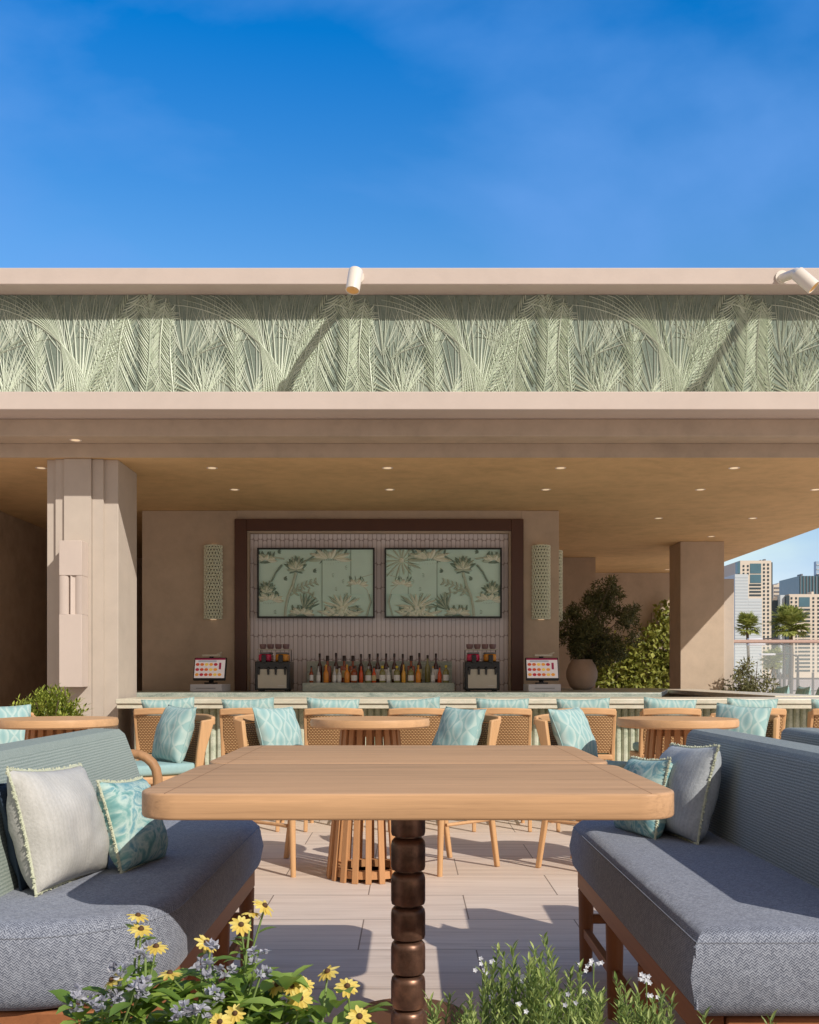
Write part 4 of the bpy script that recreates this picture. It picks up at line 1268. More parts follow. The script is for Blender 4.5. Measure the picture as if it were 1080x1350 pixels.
# ------------------------------------------------------------------ sofas
def sofa(s, f, b, t, y0, y1, label, mback, rcorner, group='upholstered sofas'):
    """s = +1 sits on the right and looks left; f, b, t = |x| of seat front, back foot, back top"""
    ym = (y0+y1)/2; org = Vector((s*(f+b)/2, ym, 0))
    so = thing('sofa', label, 'sofa', org, 0, group)
    def P(name, mb, m, par=None, **k): return mb.build(name, m, par or so, off=org, **k)
    # seat cushion outline, counter-clockwise
    bx = b+.06
    if s > 0: ol = rrect(f, bx, y0, y1, .03, 6, (rcorner, 0, 0, .12))
    else: ol = rrect(-bx, -f, y0, y1, .03, 10, (0, rcorner, .12, 0))
    sc_ = P('seat_cushion', MB().slab(ol, .335, .512, .05, 6, .008), M['seat_fabric'], smooth=50)
    # piping seams
    seam = [(p[0], p[1], .487) for p in MB.offset(ol, -.0062)]
    P('seam', MB().tube([Vector(p)+Vector((0,0,0)) for p in seam]+[seam[0]], .002, 6, caps=False), M['seat_fabric'], sc_, smooth=60)
    if rcorner < .06:
        P('seam', MB().tube([(s*(f+.006), y0+.004, .36), (s*(f+.004), y0+.002, .48)], .004, 6), M['seat_fabric'], sc_, smooth=60)
    # backrest
    th = .125
    prof = [(s*b, .40), (s*(b+.005), .52), (s*(b+(t-b)*.55), .68), (s*t, .795), (s*(t+.02), .812), (s*(t+th-.02), .815), (s*(t+th), .80), (s*(b+th+.02), .40)]
    if s < 0: prof = prof[::-1]
    P('backrest', MB().prism(prof, y0-.05, y1+.02, 'y'), M[mback], bevel=.012)
    # wooden frame
    P('front_rail', MB().box(s*(f+.03), s*(f+.075), y0+.05, y1-.05, .275, .334), M['walnut'], bevel=.005)
    P('back_rail', MB().box(s*(b+.03), s*(b+.075), y0+.05, y1-.05, .275, .334), M['walnut'], bevel=.005)
    for yy in (y0+.045, y1-.09): P('cross_rail', MB().box(s*(f+.077), s*(b+.028), yy, yy+.04, .28, .332), M['walnut'], bevel=.005)
    for yy in (y0+.12, y0+.62, y0+1.05, y1-.075):
        for xx in (f+.055, b+.05):
            P('leg', MB().tube([(s*xx, yy, .274), (s*xx, yy, 0)], [.027, .021], 12), M['walnut_z'], smooth=50)
    P('stretcher', MB().box(s*(f+.043), s*(f+.067), y0+.12, y1-.075, .115, .145), M['walnut'], bevel=.003)
    P('stretcher', MB().box(s*(f+.069), s*(b+.05), y1-.088, y1-.062, .16, .19), M['walnut'], bevel=.003)
    return so
sofa(1, .543, .930, .962, 2.0, 3.62, 'sofa, blue grey in shade, with woven seat on wooden legs, right of the front table', 'back_fabric_shaded', 0)
sofa(-1, .500, .895, .992, 2.03, 3.64, 'sage ribbed sofa with rounded grey seat corner and three cushions, left of the front table', 'back_fabric', .30)
so2 = sofa(1, 1.93, 1.35, 1.31, 2.4, 3.70, 'blue grey sofa back standing behind the right sofa, mostly cut by the picture edge', 'back_fabric_shaded', .03) if False else None
# a third sofa, back to back with the right one
org = Vector((1.6, 3.0, 0))
s3 = thing('sofa', 'grey blue sofa back end just behind the right sofa at the picture edge', 'sofa', org, 0, 'upholstered sofas')
MB().prism([(1.30, .30), (1.31, .80), (1.325, .815), (1.43, .815), (1.445, .80), (1.48, .30)][::-1], 2.3, 3.70, 'y').build('backrest', M['back_fabric_shaded'], s3, off=org, bevel=.012)
MB().slab(rrect(1.46, 1.95, 2.32, 3.66, .04), .335, .512, .05, 5).build('seat_cushion', M['seat_fabric'], s3, off=org, smooth=50)
for xx in (1.5, 1.9):
    for yy in (2.4, 3.6): MB().tube([(xx, yy, .334), (xx, yy, 0)], [.026, .02], 10).build('leg', M['walnut_z'], s3, off=org, smooth=50)

# sofa pillows: faces look across the table
PG = 'cushions on the sofas'
pillow('sofa_cushion', 'large pale grey cushion with cream fringe leaning on the sage sofa back', (-.835, 2.50, .642), pi/2-.12, .27, .06, .365, .285, .15, M['pillow_pale'], M['fringe'], 3, PG)
pillow('sofa_cushion', 'small teal watercolour cushion with cream fringe on the sage sofa', (-.720, 2.72, .615), pi/2-.14, .30, .07, .27, .235, .12, M['watercolour'], M['fringe'], 5, PG)
pillow('sofa_cushion', 'dark navy cushion hidden behind the large pale grey one', (-.905, 2.575, .63), pi/2, .22, 0, .42, .25, .08, M['navy'], None, 8, PG)
pillow('sofa_cushion', 'blue grey cushion with fringe leaning on the blue grey sofa back', (.838, 3.20, .645), -pi/2+.12, .24, -.05, .36, .29, .15, M['pillow_slate'], M['fringe'], 11, PG)
pillow('sofa_cushion', 'small teal cushion with dark fringe half behind the front table corner', (.728, 3.27, .618), -pi/2+.15, .22, -.06, .31, .25, .13, M['watercolour'], M['fringe'], 13, PG)
# ------------------------------------------------------------------ plants
def leaf_mesh(mb, p, d, up, L, w, fold=.25, droop=.2, seg=3):
    """one leaf: starts at p, grows along d; folded on its midrib"""
    d = d.normalized(); side = d.cross(up)
    side = side.normalized() if side.length > 1e-5 else d.orthogonal().normalized()
    nn = side.cross(d)
    vs = [p]; c = Vector(p); fs = []
    prof = {2: (.9, ), 3: (.85, .75), 4: (.7, 1.0, .65)}[seg]
    for k, wk in enumerate(prof):
        c = c + d*(L/seg); d = (d - Vector((0,0,1))*droop/seg).normalized()
        vs += [c+side*w*.5*wk+nn*w*fold, c, c-side*w*.5*wk+nn*w*fold]
    tip = c + d*(L/seg); vs.append(tip)
    fs += [(0, 1, 2), (0, 2, 3)]
    for k in range(len(prof)-1):
        b = 1+3*k; fs += [(b, b+3, b+4, b+1), (b+1, b+4, b+5, b+2)]
    b = 1+3*(len(prof)-1); T = len(vs)-1
    fs += [(b, T, b+1), (b+1, T, b+2)]
    mb.add(vs, fs)
def rdir(rr, zmin=-1.0):
    while True:
        v = Vector((rr.uniform(-1,1), rr.uniform(-1,1), rr.uniform(-1,1)))
        if .05 < v.length < 1 and v.normalized().z >= zmin: return v.normalized()

def flower_head(t, p, n_dir, r, rr):
    q = n_dir.to_track_quat('Z', 'Y').to_matrix().to_4x4()
    Mx = Matrix.Translation(p) @ q
    mb = MB(); n = rr.randint(11, 13)
    for i in range(n):
        a = 2*pi*i/n+rr.uniform(-.1, .1); L = r*rr.uniform(.85, 1.05); dz = rr.uniform(-.45, -.1)
        d = Vector((cos(a), sin(a), 0)); s_ = Vector((-sin(a), cos(a), 0)); w_ = r*.19
        vs = [d*r*.18-s_*w_*.4, d*r*.18+s_*w_*.4, d*L*.6-s_*w_+Vector((0,0,dz*r*.25)), d*L*.6+Vector((0,0,dz*r*.25-.001)), d*L*.6+s_*w_+Vector((0,0,dz*r*.25)), d*L*.92+s_*w_*.45+Vector((0,0,dz*r*.6)), d*L*.92-s_*w_*.45+Vector((0,0,dz*r*.6)), d*L+Vector((0,0,dz*r*.7))]
        mb.add(vs, [(0,2,3),(0,3,1),(1,3,4),(2,6,3),(3,6,5),(3,5,4),(6,7,5)], Mx)
    pet = mb.build('flower', M['petal_yellow'], t)
    MB().lathe([(0, r*.26), (r*.14, r*.22), (r*.24, r*.08), (r*.22, -.002), (0, -.003)], 10, Mx).build('flower_centre', M['flower_eye'], pet, smooth=60)

def W(px, py, d): return Vector(((px-540)*d/F, d, 1-(py-890)*d/F))
SOIL = .375
def yellow_plant(root_px, d, heads, label, seed):
    rr = random.Random(seed)
    root = Vector(((root_px-540)*d/F, d, SOIL)); t = thing('yellow_daisy_plant', label, 'flower', root, 0, 'yellow daisies in the planter')
    st, lf = MB(), MB()
    for (px, py, dd, tilt) in heads:
        p = W(px, py, dd)-root; mid = p*.5+Vector((rr.uniform(-.02,.02), rr.uniform(-.02,.02), .02))
        st.tube([Vector((rr.uniform(-.015,.015), rr.uniform(-.01,.01), 0)), mid, p+Vector((0,0,-.004))], [.0026, .0022, .0016], 6)
        nd = Vector((rr.uniform(-.35,.35)+tilt[0], -tilt[1]+rr.uniform(-.1,.1), 1)).normalized()
        flower_head(t, p, nd, .0182*rr.uniform(.85, 1.15), rr)
        for k in range(7):
            f = rr.uniform(.12, .93); c = mid*(2*f) if f < .5 else mid+(p-mid)*(2*f-1)
            a = rr.uniform(0, 2*pi); s = .054*(1.15-f*.75)
            leaf_mesh(lf, c, Vector((cos(a), sin(a), rr.uniform(.1, .7))), Vector((0,0,1)), s*rr.uniform(.8, 1.2), s*.48, .14, rr.uniform(.2,.9), 4)
    for k in range(40):
        a = rr.uniform(0, 2*pi); r_ = rr.uniform(0, .075)
        leaf_mesh(lf, Vector((cos(a)*r_, sin(a)*r_*.6, rr.uniform(.0, .165))), Vector((cos(a), sin(a), rr.uniform(.3, 1.0))), Vector((0,0,1)), rr.uniform(.046, .074), rr.uniform(.026, .037), .14, rr.uniform(.4, 1.0), 4)
    st.build('stem', M['stem'], t, smooth=60); lf.build('leaves', M['leaf_bright'], t, smooth=70)
Y1 = ((182,1207,1.62,(.2,.1)), (186,1225,1.60,(0,.3)), (206,1248,1.58,(0,.2)), (148,1292,1.52,(-.5,.6)))
Y2 = ((318,1219,1.62,(.1,.9)), (349,1194,1.66,(.9,.2)), (331,1203,1.66,(-.1,.0)), (272,1243,1.62,(.4,.4)), (224,1283,1.55,(.3,.1)))
Y3 = ((385,1300,1.55,(-.2,1.2)), (403,1298,1.58,(.3,.9)), (396,1316,1.52,(-.1,1.3)), (366,1298,1.58,(-.4,.5)), (310,1336,1.50,(0,1.2)))
Y4 = ((432,1281,1.60,(-.1,.3)), (458,1300,1.56,(.3,.8)), (474,1340,1.50,(.4,1.0)), (290,1347,1.47,(0,1.2)))
yellow_plant(188, 1.57, Y1, 'yellow daisies on the tallest stems in front of the sage sofa seat', 1)
yellow_plant(300, 1.60, Y2, 'yellow daisies rising in front of the left sofa leg', 2)
yellow_plant(372, 1.55, Y3, 'cluster of wide open yellow daisies facing the viewer', 3)
yellow_plant(438, 1.55, Y4, 'yellow daisies at the end of the bed closest to the bronze column', 4)

def blue_plant(root_px, d, heads, label, seed, nl=34, k_=1.0):
    rr = random.Random(seed)
    root = Vector(((root_px-540)*d/F, d, SOIL)); t = thing('blue_flower_plant', label, 'flower', root, 0, 'pale blue flowers in the planter')
    st, lf = MB(), MB()
    for (px, py, dd) in heads:
        p = W(px, py, dd)-root; mid = p*.55+Vector((rr.uniform(-.02,.02), rr.uniform(-.02,.02), .015))
        st.tube([Vector((rr.uniform(-.01,.01), 0, 0)), mid, p], [.0026, .0022, .0018], 6)
        fl = MB()
        for c in range(rr.randint(4, 6)):
            cc = p + rdir(rr)*.011
            for k in range(8):
                dd_ = rdir(rr, -.3); leaf_mesh(fl, cc, dd_, rdir(rr), .0115*rr.uniform(.7,1.2), .008, .2, .0, 3)
        fl.build('flower_cluster', M['petal_blue'], t)
        for k in range(6):
            f = rr.uniform(.2, .95); c = p*f; a = rr.uniform(0, 2*pi)
            leaf_mesh(lf, c, Vector((cos(a), sin(a), rr.uniform(0, .6))), Vector((0,0,1)), rr.uniform(.04, .065), rr.uniform(.02, .03), .14, rr.uniform(.3, .8), 4)
    for k in range(nl):
        a = rr.uniform(0, 2*pi); r_ = rr.uniform(0, .08)*k_
        leaf_mesh(lf, Vector((cos(a)*r_, sin(a)*r_*.6, rr.uniform(.0, .15))), Vector((cos(a), sin(a), rr.uniform(.2, 1.0))), Vector((0,0,1)), rr.uniform(.05, .078)*k_, rr.uniform(.027, .041)*k_, .14, rr.uniform(.4, 1.0), 4)
    st.build('stem', M['stem'], t, smooth=60); lf.build('leaves', M['leaf_bright'], t, smooth=70)
blue_plant(165, 1.53, ((192,1254,1.56), (160,1279,1.52), (163,1293,1.53), (194,1293,1.5), (178,1308,1.48)), 'pale blue flower heads under the tallest yellow daisies', 15)
blue_plant(110, 1.53, ((98,1323,1.5), (134,1326,1.48), (152,1322,1.5), (108,1312,1.52)), 'pale blue flowers low at the outer end of the bed', 12, 26, .6)
blue_plant(260, 1.52, ((277,1256,1.58), (236,1330,1.46), (262,1337,1.46), (282,1316,1.5), (268,1278,1.56)), 'pale blue flowers spread between the two groups of yellow daisies', 13)
blue_plant(335, 1.56, ((340,1258,1.58), (346,1278,1.56), (296,1278,1.58)), 'pale blue flower pair above the wide open yellow daisies', 14)

def rosemary(root_px, d, shoots, label, seed, flowers=()):
    rr = random.Random(seed)
    root = Vector(((root_px-540)*d/F, d, SOIL)); t = thing('rosemary_plant', label, 'herb', root, 0, 'narrow leaved herbs in the planter')
    st, lf = MB(), MB()
    for (px, py) in shoots:
        dd = d+rr.uniform(-.09, .09)
        p = W(px, py, dd)-root
        base = Vector((p.x*.55+rr.uniform(-.02,.02), (dd-d)*.8, 0))
        mid = (base+p)/2+Vector((rr.uniform(-.015,.015), rr.uniform(-.01,.01), 0))
        st.tube([base, mid, p], [.002, .0016, .0009], 5)
        L = (p-base).length; n = int(L/.0040)
        for k in range(n):
            f = (k+1)/n
            if f < .12: continue
            c = base+(mid-base)*(2*f) if f < .5 else mid+(p-mid)*(2*f-1)
            a = k*2.4+rr.uniform(-.4, .4); up_ = .55+.9*f
            leaf_mesh(lf, c, Vector((cos(a), sin(a), up_*rr.uniform(.7, 1.2))), Vector((0,0,1)), rr.uniform(.019, .030)*(1.0-.25*f), rr.uniform(.0042, .0064), .2, .15, 3)
    st.build('stem', M['stem'], t, smooth=60); lf.build('leaves', M['leaf_rosemary'], t)
    for (px, py, k, m_) in flowers:
        fl = MB(); p = W(px, py, d)-root
        st2 = MB().tube([Vector((p.x*.8, p.y, .02)), p], [.0015, .001], 5)
        for c in range(k):
            cc = p+Vector((rr.uniform(-.011,.011), rr.uniform(-.01,.01), rr.uniform(-.008,.008)))
            for q in range(5):
                a = 2*pi*q/5; leaf_mesh(fl, cc, Vector((cos(a), -.4+.2*sin(a), sin(a))), Vector((0,-1,.3)), .0046, .0034, .05, 0, 2)
        fb = fl.build('flower_cluster', M[m_], t)
        st2.build('flower_stem', M['stem'], fb)
rr = random.Random(99)
def sh_(x0, x1, ytop, n): return [(rr.uniform(x0, x1), ytop+abs(rr.gauss(0, 1))*30+rr.uniform(0, 12)) for _ in range(int(n*1.9))]
rosemary(590, 1.56, [(566,1320),(580,1328),(594,1316),(606,1330),(621,1318),(638,1312),(612,1342),(572,1342)], 'narrow leaved herb closest to the bronze column', 21)
rosemary(665, 1.58, [(658,1252),(664,1262),(676,1250),(650,1278)]+sh_(640, 700, 1268, 9), 'narrow leaved herb with small white flowers on its column side', 22, ((642,1272,4,'petal_white'), (636,1284,3,'petal_white'), (648,1310,3,'petal_blue')))
rosemary(718, 1.56, [(718,1238),(712,1262),(726,1256),(704,1252)]+sh_(695, 750, 1262, 9), 'tallest narrow leaved herb with an upright tip', 23, ((690,1286,3,'petal_white'), (733,1332,4,'petal_blue')))
rosemary(770, 1.60, [(752,1282),(764,1276),(748,1290)]+sh_(745, 800, 1298, 9), 'narrow leaved herb with white flowers in front of the right sofa legs', 24, ((783,1270,7,'petal_white'), (766,1280,3,'petal_white'), (771,1312,3,'petal_white')))
rosemary(828, 1.58, [(812,1294),(824,1302),(842,1310)]+sh_(800, 850, 1312, 7), 'low narrow leaved herb below the right sofa rail', 25)
rosemary(872, 1.58, [(876,1308),(886,1318),(862,1322),(870,1316)]+sh_(855, 890, 1325, 4), 'narrow leaved herb with white flowers at the sofa end of the bed', 26, ((852,1290,8,'petal_white'), (860,1312,3,'petal_white')))
rosemary(690, 1.48, sh_(600, 800, 1318, 16), 'low narrow leaved herb along the viewer edge of the bed', 27, ((685,1328,3,'petal_white'), (752,1318,3,'petal_blue')))
rosemary(975, 1.50, [(927,1338),(1016,1343)], 'two tiny herb tips at the foot of the right sofa', 28)
pl = thing('planter', 'low planter edge under the flowers and herbs, mostly below the picture', 'planter', (0, 1.45, 0))
def pl_(name, mb, m, **k): return mb.build(name, m, pl, off=(0, 1.45, 0), **k)
b = MB(); b.box(-.85, .95, 1.18, 1.21, 0, .385); b.box(-.85, .95, 1.72, 1.75, 0, .385); b.box(-.85, -.82, 1.211, 1.719, 0, .385); b.box(.92, .95, 1.211, 1.719, 0, .385)
pl_('trough', b, M['walnut'])
pl_('soil', MB().box(-.819, .919, 1.212, 1.718, .02, SOIL), M['soil'])

# leafy masses
def leaf_cloud(mb, blobs, n, L, w, seed, seg=2, droop=.2, out=.5):
    rr = random.Random(seed); tot = sum(b[3]*b[4]*b[5] for b in blobs)
    for (cx, cy, cz, rx, ry, rz_) in blobs:
        k = int(n*rx*ry*rz_/tot)
        for _ in range(k):
            v = rdir(rr); r_ = rr.random()**.45
            p = Vector((cx+v.x*rx*r_, cy+v.y*ry*r_, cz+v.z*rz_*r_))
            d = (v*out+rdir(rr)).normalized()
            leaf_mesh(mb, p, d, rdir(rr), L*rr.uniform(.7, 1.3), w*rr.uniform(.7, 1.3), .12, droop, seg)
    return mb

# olive tree in a round pot on the back counter
ot = thing('olive_tree', 'dark bushy olive tree growing from the round clay pot on the back counter', 'tree', (1.745, 10.6, ZC+.25))
rr = random.Random(5)
blobs = []
s = 130.0
for (px, py, rx, rz_) in ((790,800,26,26),(770,830,32,30),(800,845,30,26),(755,850,22,26),(825,812,24,14),(840,806,16,8),(785,865,34,16),(748,815,14,18),(812,785,16,16),(795,776,12,10),(815,862,16,12)):
    for q in range(3):
        blobs.append(((px-767)/s+rr.uniform(-.07,.07), rr.uniform(-.2,.2), (912-py)/s-.25+rr.uniform(-.06,.06), rx/s*.55, .16, rz_/s*.55))
for q in range(40):
    aa = rr.uniform(0, 2*pi); r_ = rr.random()**.5
    blobs.append(((788+48*cos(aa)*r_-767)/s, rr.uniform(-.2, .2), (912-(832+44*sin(aa)*r_))/s-.25, .08, .08, .07))
leaf_cloud(MB(), blobs, 13000, .044, .0135, 6, 2).build('crown', M['leaf_olive'], ot)
tr = MB(); tr.tube([(0,0,-.06), (.01,.0,.05), (.03,.01,.16)], [.022,.018,.014], 8)
for i in range(11):
    b_ = blobs[i*3]; tr.tube([(.01,0,.05+.006*i), (b_[0]*.5, b_[1]*.5, b_[2]*.45+.08), b_[:3]], [.009, .006, .002], 6)
tr.build('trunk', M['bark'], ot, smooth=60)
pot = thing('clay_pot', 'round sandy clay pot under the dark olive tree', 'pot', (1.745, 10.6, ZC+.001))
MB().lathe([(0,0),(.085,0),(.125,.04),(.156,.12),(.158,.18),(.135,.25),(.105,.29),(.108,.305),(.094,.305),(.09,.27),(0,.262)], 36).build('body', M['terracotta_pale'], pot, smooth=50)
MB().lathe([(0,.268),(.09,.268)], 20).build('earth', M['soil'], pot)

# ivy on the rear wall
iv = thing('ivy', 'yellow green ivy climbing the rear wall between the clay pot and the square column', 'ivy', (3.3, 15.8, 0))
blobs = []
rr = random.Random(8)
tops = ((2.55, 1.0), (2.75, 1.10), (2.95, 1.22), (3.15, 1.38), (3.3, 1.45), (3.5, 1.55), (3.7, 1.62), (3.85, 2.05), (3.95, 2.1), (4.1, 1.6))
for (x, zt) in tops:
    z = .25
    while z < zt:
        blobs.append((x-3.3+rr.uniform(-.1,.1), rr.uniform(-.05,.05), z, .17, .14, .17)); z += .19
for (x, z) in ((2.9, 1.5), (3.05, 1.6), (2.85, 1.35), (3.75, 1.85), (3.6, 1.75)): blobs.append((x-3.3, .05, z, .09, .06, .08))
leaf_cloud(MB(), blobs, 4600, .085, .065, 9, 2, .4, .3).build('foliage', M['leaf_ivy'], iv)
vb = MB()
for i in range(10):
    x = -.7+.14*i; vb.tube([(x, .1, 0), (x+rr.uniform(-.1,.1), .12, .6), (x+rr.uniform(-.2,.2), .12, tops[i][1]*.95)], [.015, .01, .004], 5)
vb.build('vine_stem', M['bark'], iv)

# shrub in a planter by the stepped column
sp = thing('shrub', 'yellow green leafy shrub in a pot at the foot of the stepped column', 'shrub', (-2.32, 6.75, .66))
blobs = [(x, 0, z, .12, .13, .11) for x, z in ((-.13,.10),(0,.16),(.13,.14),(.06,.24),(-.06,.22),(.18,.08),(-.19,.05),(.0,.05))]
mb = MB(); rr = random.Random(12)
for i in range(170):
    a = rr.uniform(0, 2*pi); e_ = rr.uniform(.1, 1.0); d = Vector((cos(a)*e_*1.25, sin(a)*e_, 1.0-.75*e_)).normalized()
    L = rr.uniform(.17, .27); tip = d*L
    for k in range(17):
        f = .3+.7*k/16; aa = k*2.4
        leaf_mesh(mb, tip*f, (d*.9+Vector((cos(aa), sin(aa), .3))).normalized(), Vector((0,0,1)), .044, .016, .1, .1, 2)
mb.build('foliage', M['leaf_shrub'], sp)
tw = MB()
for i in range(8): a = i*.8; tw.tube([(0,0,-.1), (cos(a)*.1, sin(a)*.1, .18)], [.008, .003], 5)
tw.build('twig', M['bark'], sp)
pp_ = thing('clay_pot', 'pot of the yellow green shrub hidden behind the round table by the stepped column', 'pot', (-2.32, 6.75, 0))
MB().lathe([(0,0),(.16,0),(.21,.1),(.24,.40),(.22,.56),(.23,.60),(.20,.60),(.19,.54),(0,.53)], 32).build('body', M['terracotta_pale'], pp_, smooth=50)

# grey green bush beyond the square column
bu = thing('bush', 'loose grey green bush beside the pink wall end and the glass railing', 'bush', (3.87, 11.95, 0))
rr = random.Random(17); blobs = []
for i in range(26): blobs.append((rr.uniform(-.16, .2), rr.uniform(-.15, .15), rr.uniform(.3, .95), .12, .12, .12))
for i in range(8): blobs.append((rr.uniform(-.16, .0), rr.uniform(-.1, .1), rr.uniform(.95, 1.16), .08, .08, .08))
for i in range(5): blobs.append((rr.uniform(.22, .36), 0, rr.uniform(.6, .92), .07, .07, .07))
leaf_cloud(MB(), blobs, 4200, .05, .019, 18, 2).build('foliage', M['leaf_bush'], bu)
tw = MB()
for i in range(12): tw.tube([(0,0,0), (rr.uniform(-.1,.1), 0, .5), (rr.uniform(-.3,.4), rr.uniform(-.1,.1), rr.uniform(.8,1.2))], [.014, .009, .003], 5)
tw.build('twig', M['bark'], bu)

# ------------------------------------------------------------------ glass railing
ra = thing('glass_railing', 'clear glass terrace railing with a pinkish wooden handrail', 'railing', (6.5, 12.6, 0))
def rp_(name, mb, m, **k): return mb.build(name, m, ra, off=(6.5, 12.6, 0), **k)
rp_('handrail', MB().box(3.815, 9.5, 12.57, 12.63, 1.385, 1.425), plain('pinkish_handrail', rgb(186, 158, 146), .5), bevel=.01)
gm = NT('clear_rail_glass'); gm.fin(rgb(226, 236, 236), .02, 0, .5); gm.b.inputs['Alpha'].default_value = .14; gm.m.blend_method = 'BLEND' if hasattr(gm.m, 'blend_method') else None
for i in range(4):
    x = 3.82+1.4*i
    rp_('glass_panel', MB().box(x+.01, x+1.38, 12.595, 12.605, .10, 1.384), gm.m)
    rp_('post', MB().box(x+1.382, x+1.398, 12.585, 12.615, 0, 1.384), M['steel'])

# ------------------------------------------------------------------ beyond: fence, street lamps, palms, towers
fe = thing('metal_fence', 'thin dark metal fence on the ground beyond the glass railing', 'fence', (22, 48, 0))
fm = plain('dark_fence_metal', rgb(70, 64, 66), .5)
fb = MB(); fb.box(-8, 12, -.03, .03, .80, .88); fb.box(-8, 12, -.03, .03, .25, .31)
fb.build('rail', fm, fe)
for i in range(13): MB().box(-8+i*1.5-.04, -8+i*1.5+.04, -.045, .045, 0, 1.12).build('post', fm, fe)
def street_lamp(x, y, h, label):
    t = thing('street_lamp', label, 'street lamp', (x, y, 0), 0, 'dark street lamps beyond the railing')
    MB().tube([(0,0,0), (0,0,h)], [.09, .05], 8).build('pole', fm, t, smooth=60)
    MB().tube([(0,0,h), (-.5,0,h+.12), (-1.2,0,h+.1)], [.045, .04, .03], 6).build('arm', fm, t, smooth=60)
    MB().box(-1.8, -1.1, -.12, .12, h+.04, h+.13).build('lamp_head', M['white_plastic'], t, bevel=.02)
street_lamp((1034-540)*52/F, 52, 2.7, 'slim dark street lamp closer to the twin stepped tower, arm over the palm')
street_lamp((1043-540)*44/F, 44, 2.2, 'shorter dark street lamp with its pale head by the handrail')
street_lamp((1052-540)*50/F, 50, 1.9, 'third dark street lamp closest to the picture edge')

def palm(px, py, d, r, label, seed):
    rr = random.Random(seed)
    x = (px-540)*d/F; h = 1-(py-890)*d/F
    t = thing('palm_tree', label, 'palm tree', (x, d, 0), 0, 'palm trees beyond the railing')
    MB().tube([(0,0,0), (.1,0,h*.5), (0,0,h)], [r*.12, r*.09, r*.08], 8).build('trunk', M['bark'], t, smooth=60)
    mb = MB()
    for i in range(95):
        a = rr.uniform(0, 2*pi); e_ = rr.uniform(-.7, 1.3)
        d_ = Vector((cos(a)*cos(e_), sin(a)*cos(e_), sin(e_)))
        p = Vector((0,0,h)); L = r*rr.uniform(.5, 1.0); c = p+d_*L*.6
        mb.tube([p, c], r*.012, 4)
        # fan leaf: blades from the stalk end
        sd = d_.cross(Vector((0,0,1))).normalized(); upv = sd.cross(d_)
        for k in range(9):
            b_ = (k-4)/4*1.25
            dd = (d_*cos(b_)+(sd if True else upv)*sin(b_)+upv*rr.uniform(-.15,.25)).normalized()
            leaf_mesh(mb, c, dd, upv, L*.45, r*.12, .1, .35, 2)
    mb.build('crown', M['leaf_palm'], t)
palm(985, 826, 70, 1.15, 'fan palm beside the pink wall end, in front of the pale stepped tower', 1)
palm(1042, 824, 74, 1.75, 'large fan palm between the two cream towers', 2)
palm(1020, 872, 66, 1.05, 'lower fan palm seen through the railing glass', 3)

cream = plain('cream_tower_wall', rgb(208, 196, 180), .8, 0, .06, .2)
glass_d = plain('dark_window_glass', rgb(58, 72, 78), .25, 0, .25, .3)
glass_b = plain('pale_blue_cladding', rgb(190, 198, 202), .5, 0, .05, .2)
glass_t = plain('teal_curtain_glass', rgb(80, 112, 124), .25, 0, .2, .25)
DT = 300.0; K = DT/F
def TX(px): return (px-540)*K
def TZ(py): return 1-(py-890)*K
def tower(name, label, x0, x1, y0, y1, ztop, m, loc):
    t = thing(name, label, 'tower', loc, 0)
    MB().box(x0-loc[0], x1-loc[0], y0-loc[1], y1-loc[1], 0, ztop).build('wall', m, t)
    return t
def win(t, loc, px0, px1, py0, py1, y, m, name='window', proud=.12):
    MB().box(TX(px0)-loc[0], TX(px1)-loc[0], y-proud-loc[1], y-loc[1]-.005, TZ(py1), TZ(py0)).build(name, m, t)
# tower one
L1 = (TX(996), DT+8, 0)
t1 = tower('tower', 'cream tower with a dark glass strip rising behind pale blue stepped blocks', TX(976), TX(1017), DT, DT+16, TZ(739), cream, L1)
for py in range(745, 800, 5):
    for px in (979.3, 985.0):
        if py < 758: win(t1, L1, px, px+2.2, py, py+2.6, DT, glass_d)
for py in range(743, 900, 5):
    for px in (1006.2, 1011.6): win(t1, L1, px, px+2.3, py, py+2.8, DT, glass_d)
win(t1, L1, 989, 1003.4, 743, 756, DT, glass_t, 'curtain_glass'); win(t1, L1, 989, 1003.4, 757.5, 768.5, DT, glass_t, 'curtain_glass')
for py in (770, 774.5, 779, 783.5): win(t1, L1, 988, 1003.4, py, py+2.4, DT, glass_d, 'window_band')
win(t1, L1, 972.5, 976.0, 741, 756, DT+2, glass_t, 'corner_glass', 2.0)
win(t1, L1, 1017.05, 1019.5, 741, 791, DT+3, glass_d, 'side_glass', 2.5); win(t1, L1, 1017.05, 1026.4, 791.2, 889, DT+3, glass_d, 'side_glass', 2.5)
for (a, b, top) in ((969, 986.5, 757), (986.6, 1004.5, 789)):
    qb = (DT-14)/DT
    MB().box(TX(a)*qb-L1[0], TX(b)*qb-L1[0], -14-8, -8.2, 0, 1-(top-890)*K*qb).build('stepped_block', glass_b, t1)
    for py in range(int(top)+4, 888, 4): MB().box(TX(a)*qb-L1[0]+.1, TX(b)*qb-L1[0]-.1, -14-8.05, -14-8.003, 1-(py+.9-890)*K*qb, 1-(py-890)*K*qb).build('floor_line', plain('grey_floor_line', rgb(172, 182, 188), .6) if 'gfl' not in M else M['gfl'], t1); M.setdefault('gfl', bpy.data.materials['grey_floor_line'])
for (px, w_, top) in ((1011, 2, 736), (1006, 1, 737), (975, 3, 740)):
    MB().box(TX(px)-L1[0], TX(px+w_)-L1[0], -6, -4, TZ(742), TZ(top)).build('roof_plant', M['grey_plastic'], t1)
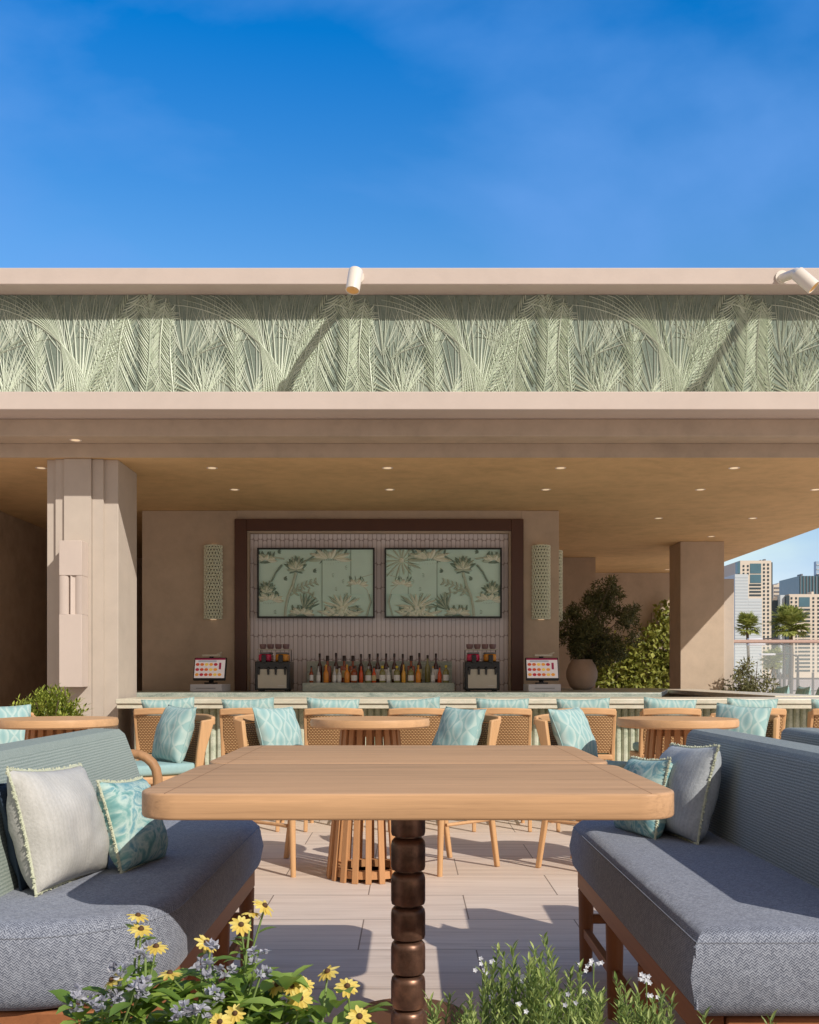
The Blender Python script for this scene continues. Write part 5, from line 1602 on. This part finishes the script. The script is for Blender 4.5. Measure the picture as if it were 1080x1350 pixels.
# tower two
L2 = (TX(1062), DT+6, 0)
t2 = tower('tower', 'cream tower with rows of small windows at the picture edge, behind the large palm', TX(1037), TX(1100), DT-2, DT+12, TZ(784), cream, L2)
for py in range(788, 888, 5):
    for px in (1039.2, 1045.2, 1067.8, 1074.2):
        win(t2, L2, px, px+2.2, py, py+2.8, DT-2, glass_d)
win(t2, L2, 1050, 1064, 788, 800.5, DT-2, glass_t, 'curtain_glass')
for py in range(803, 888, 5): win(t2, L2, 1049, 1064.5, py, py+2.4, DT-2, glass_d, 'window_band')
win(t2, L2, 1032.4, 1036.95, 786, 889, DT, glass_d, 'side_glass', 2.5); win(t2, L2, 1026.5, 1032.3, 785, 889, DT+1, glass_b, 'side_cladding', 2.5)
MB().box(TX(1070)-L2[0], TX(1073)-L2[0], -6, -3, TZ(785), TZ(780)).build('roof_plant', cream, t2)
# others behind
L3 = (TX(1065)*1.25, DT*1.25, 0)
t3 = thing('tower', 'dark blue glass block rising behind the cream tower at the picture edge', 'tower', L3)
q = 1.25
MB().box((TX(1043)-TX(1065))*q, (TX(1105)-TX(1065))*q, -8, 12, 0, 1-(762-890)*K*q).build('wall', glass_t, t3)
for px in range(1044, 1082, 4): MB().box((TX(px)-TX(1065))*q, (TX(px+.8)-TX(1065))*q, -8.3, -8.005, 20, 1-(762-890)*K*q).build('fin', M['grey_plastic'], t3)
for px in (1051, 1074): MB().box((TX(px)-TX(1065))*q, (TX(px+2)-TX(1065))*q, -4, 0, 1-(762-890)*K*q, 1-(758-890)*K*q).build('roof_plant', M['grey_plastic'], t3)
q = 1.5; L4 = (TX(1027)*q, DT*q, 0)
t4 = thing('tower', 'distant beige tower with a slanted top between the two cream towers', 'tower', L4)
MB().prism([((TX(1020)-TX(1027))*q, 0), ((TX(1035)-TX(1027))*q, 0), ((TX(1035)-TX(1027))*q, 1-(768-890)*K*q), ((TX(1028)-TX(1027))*q, 1-(768-890)*K*q), ((TX(1024)-TX(1027))*q, 1-(771-890)*K*q), ((TX(1020)-TX(1027))*q, 1-(771-890)*K*q)], 0, 14, 'y').build('wall', plain('hazy_beige_wall', rgb(206, 196, 180), .8, 0, .04, .1), t4)
for py in range(774, 880, 5): MB().box((TX(1021)-TX(1027))*q, (TX(1034)-TX(1027))*q, -.3, -.01, 1-(py+2-890)*K*q, 1-(py-890)*K*q).build('window_band', M['grey_plastic'], t4)
L5 = (TX(1080)*1.8, DT*1.8, 0); q = 1.8
t5 = thing('tower', 'far pale blue tower top at the right picture edge', 'tower', L5)
MB().box((TX(1076)-TX(1080))*q, (TX(1096)-TX(1080))*q, 0, 3, 0, 1-(740-890)*K*q).build('wall', plain('hazy_blue_glass', rgb(150, 176, 200), .4, 0, .05, .1), t5)
for py in range(744, 880, 6): MB().box((TX(1076.5)-TX(1080))*q, (TX(1095)-TX(1080))*q, -.3, -.01, 1-(py+1-890)*K*q, 1-(py-890)*K*q).build('floor_line', glass_b, t5)
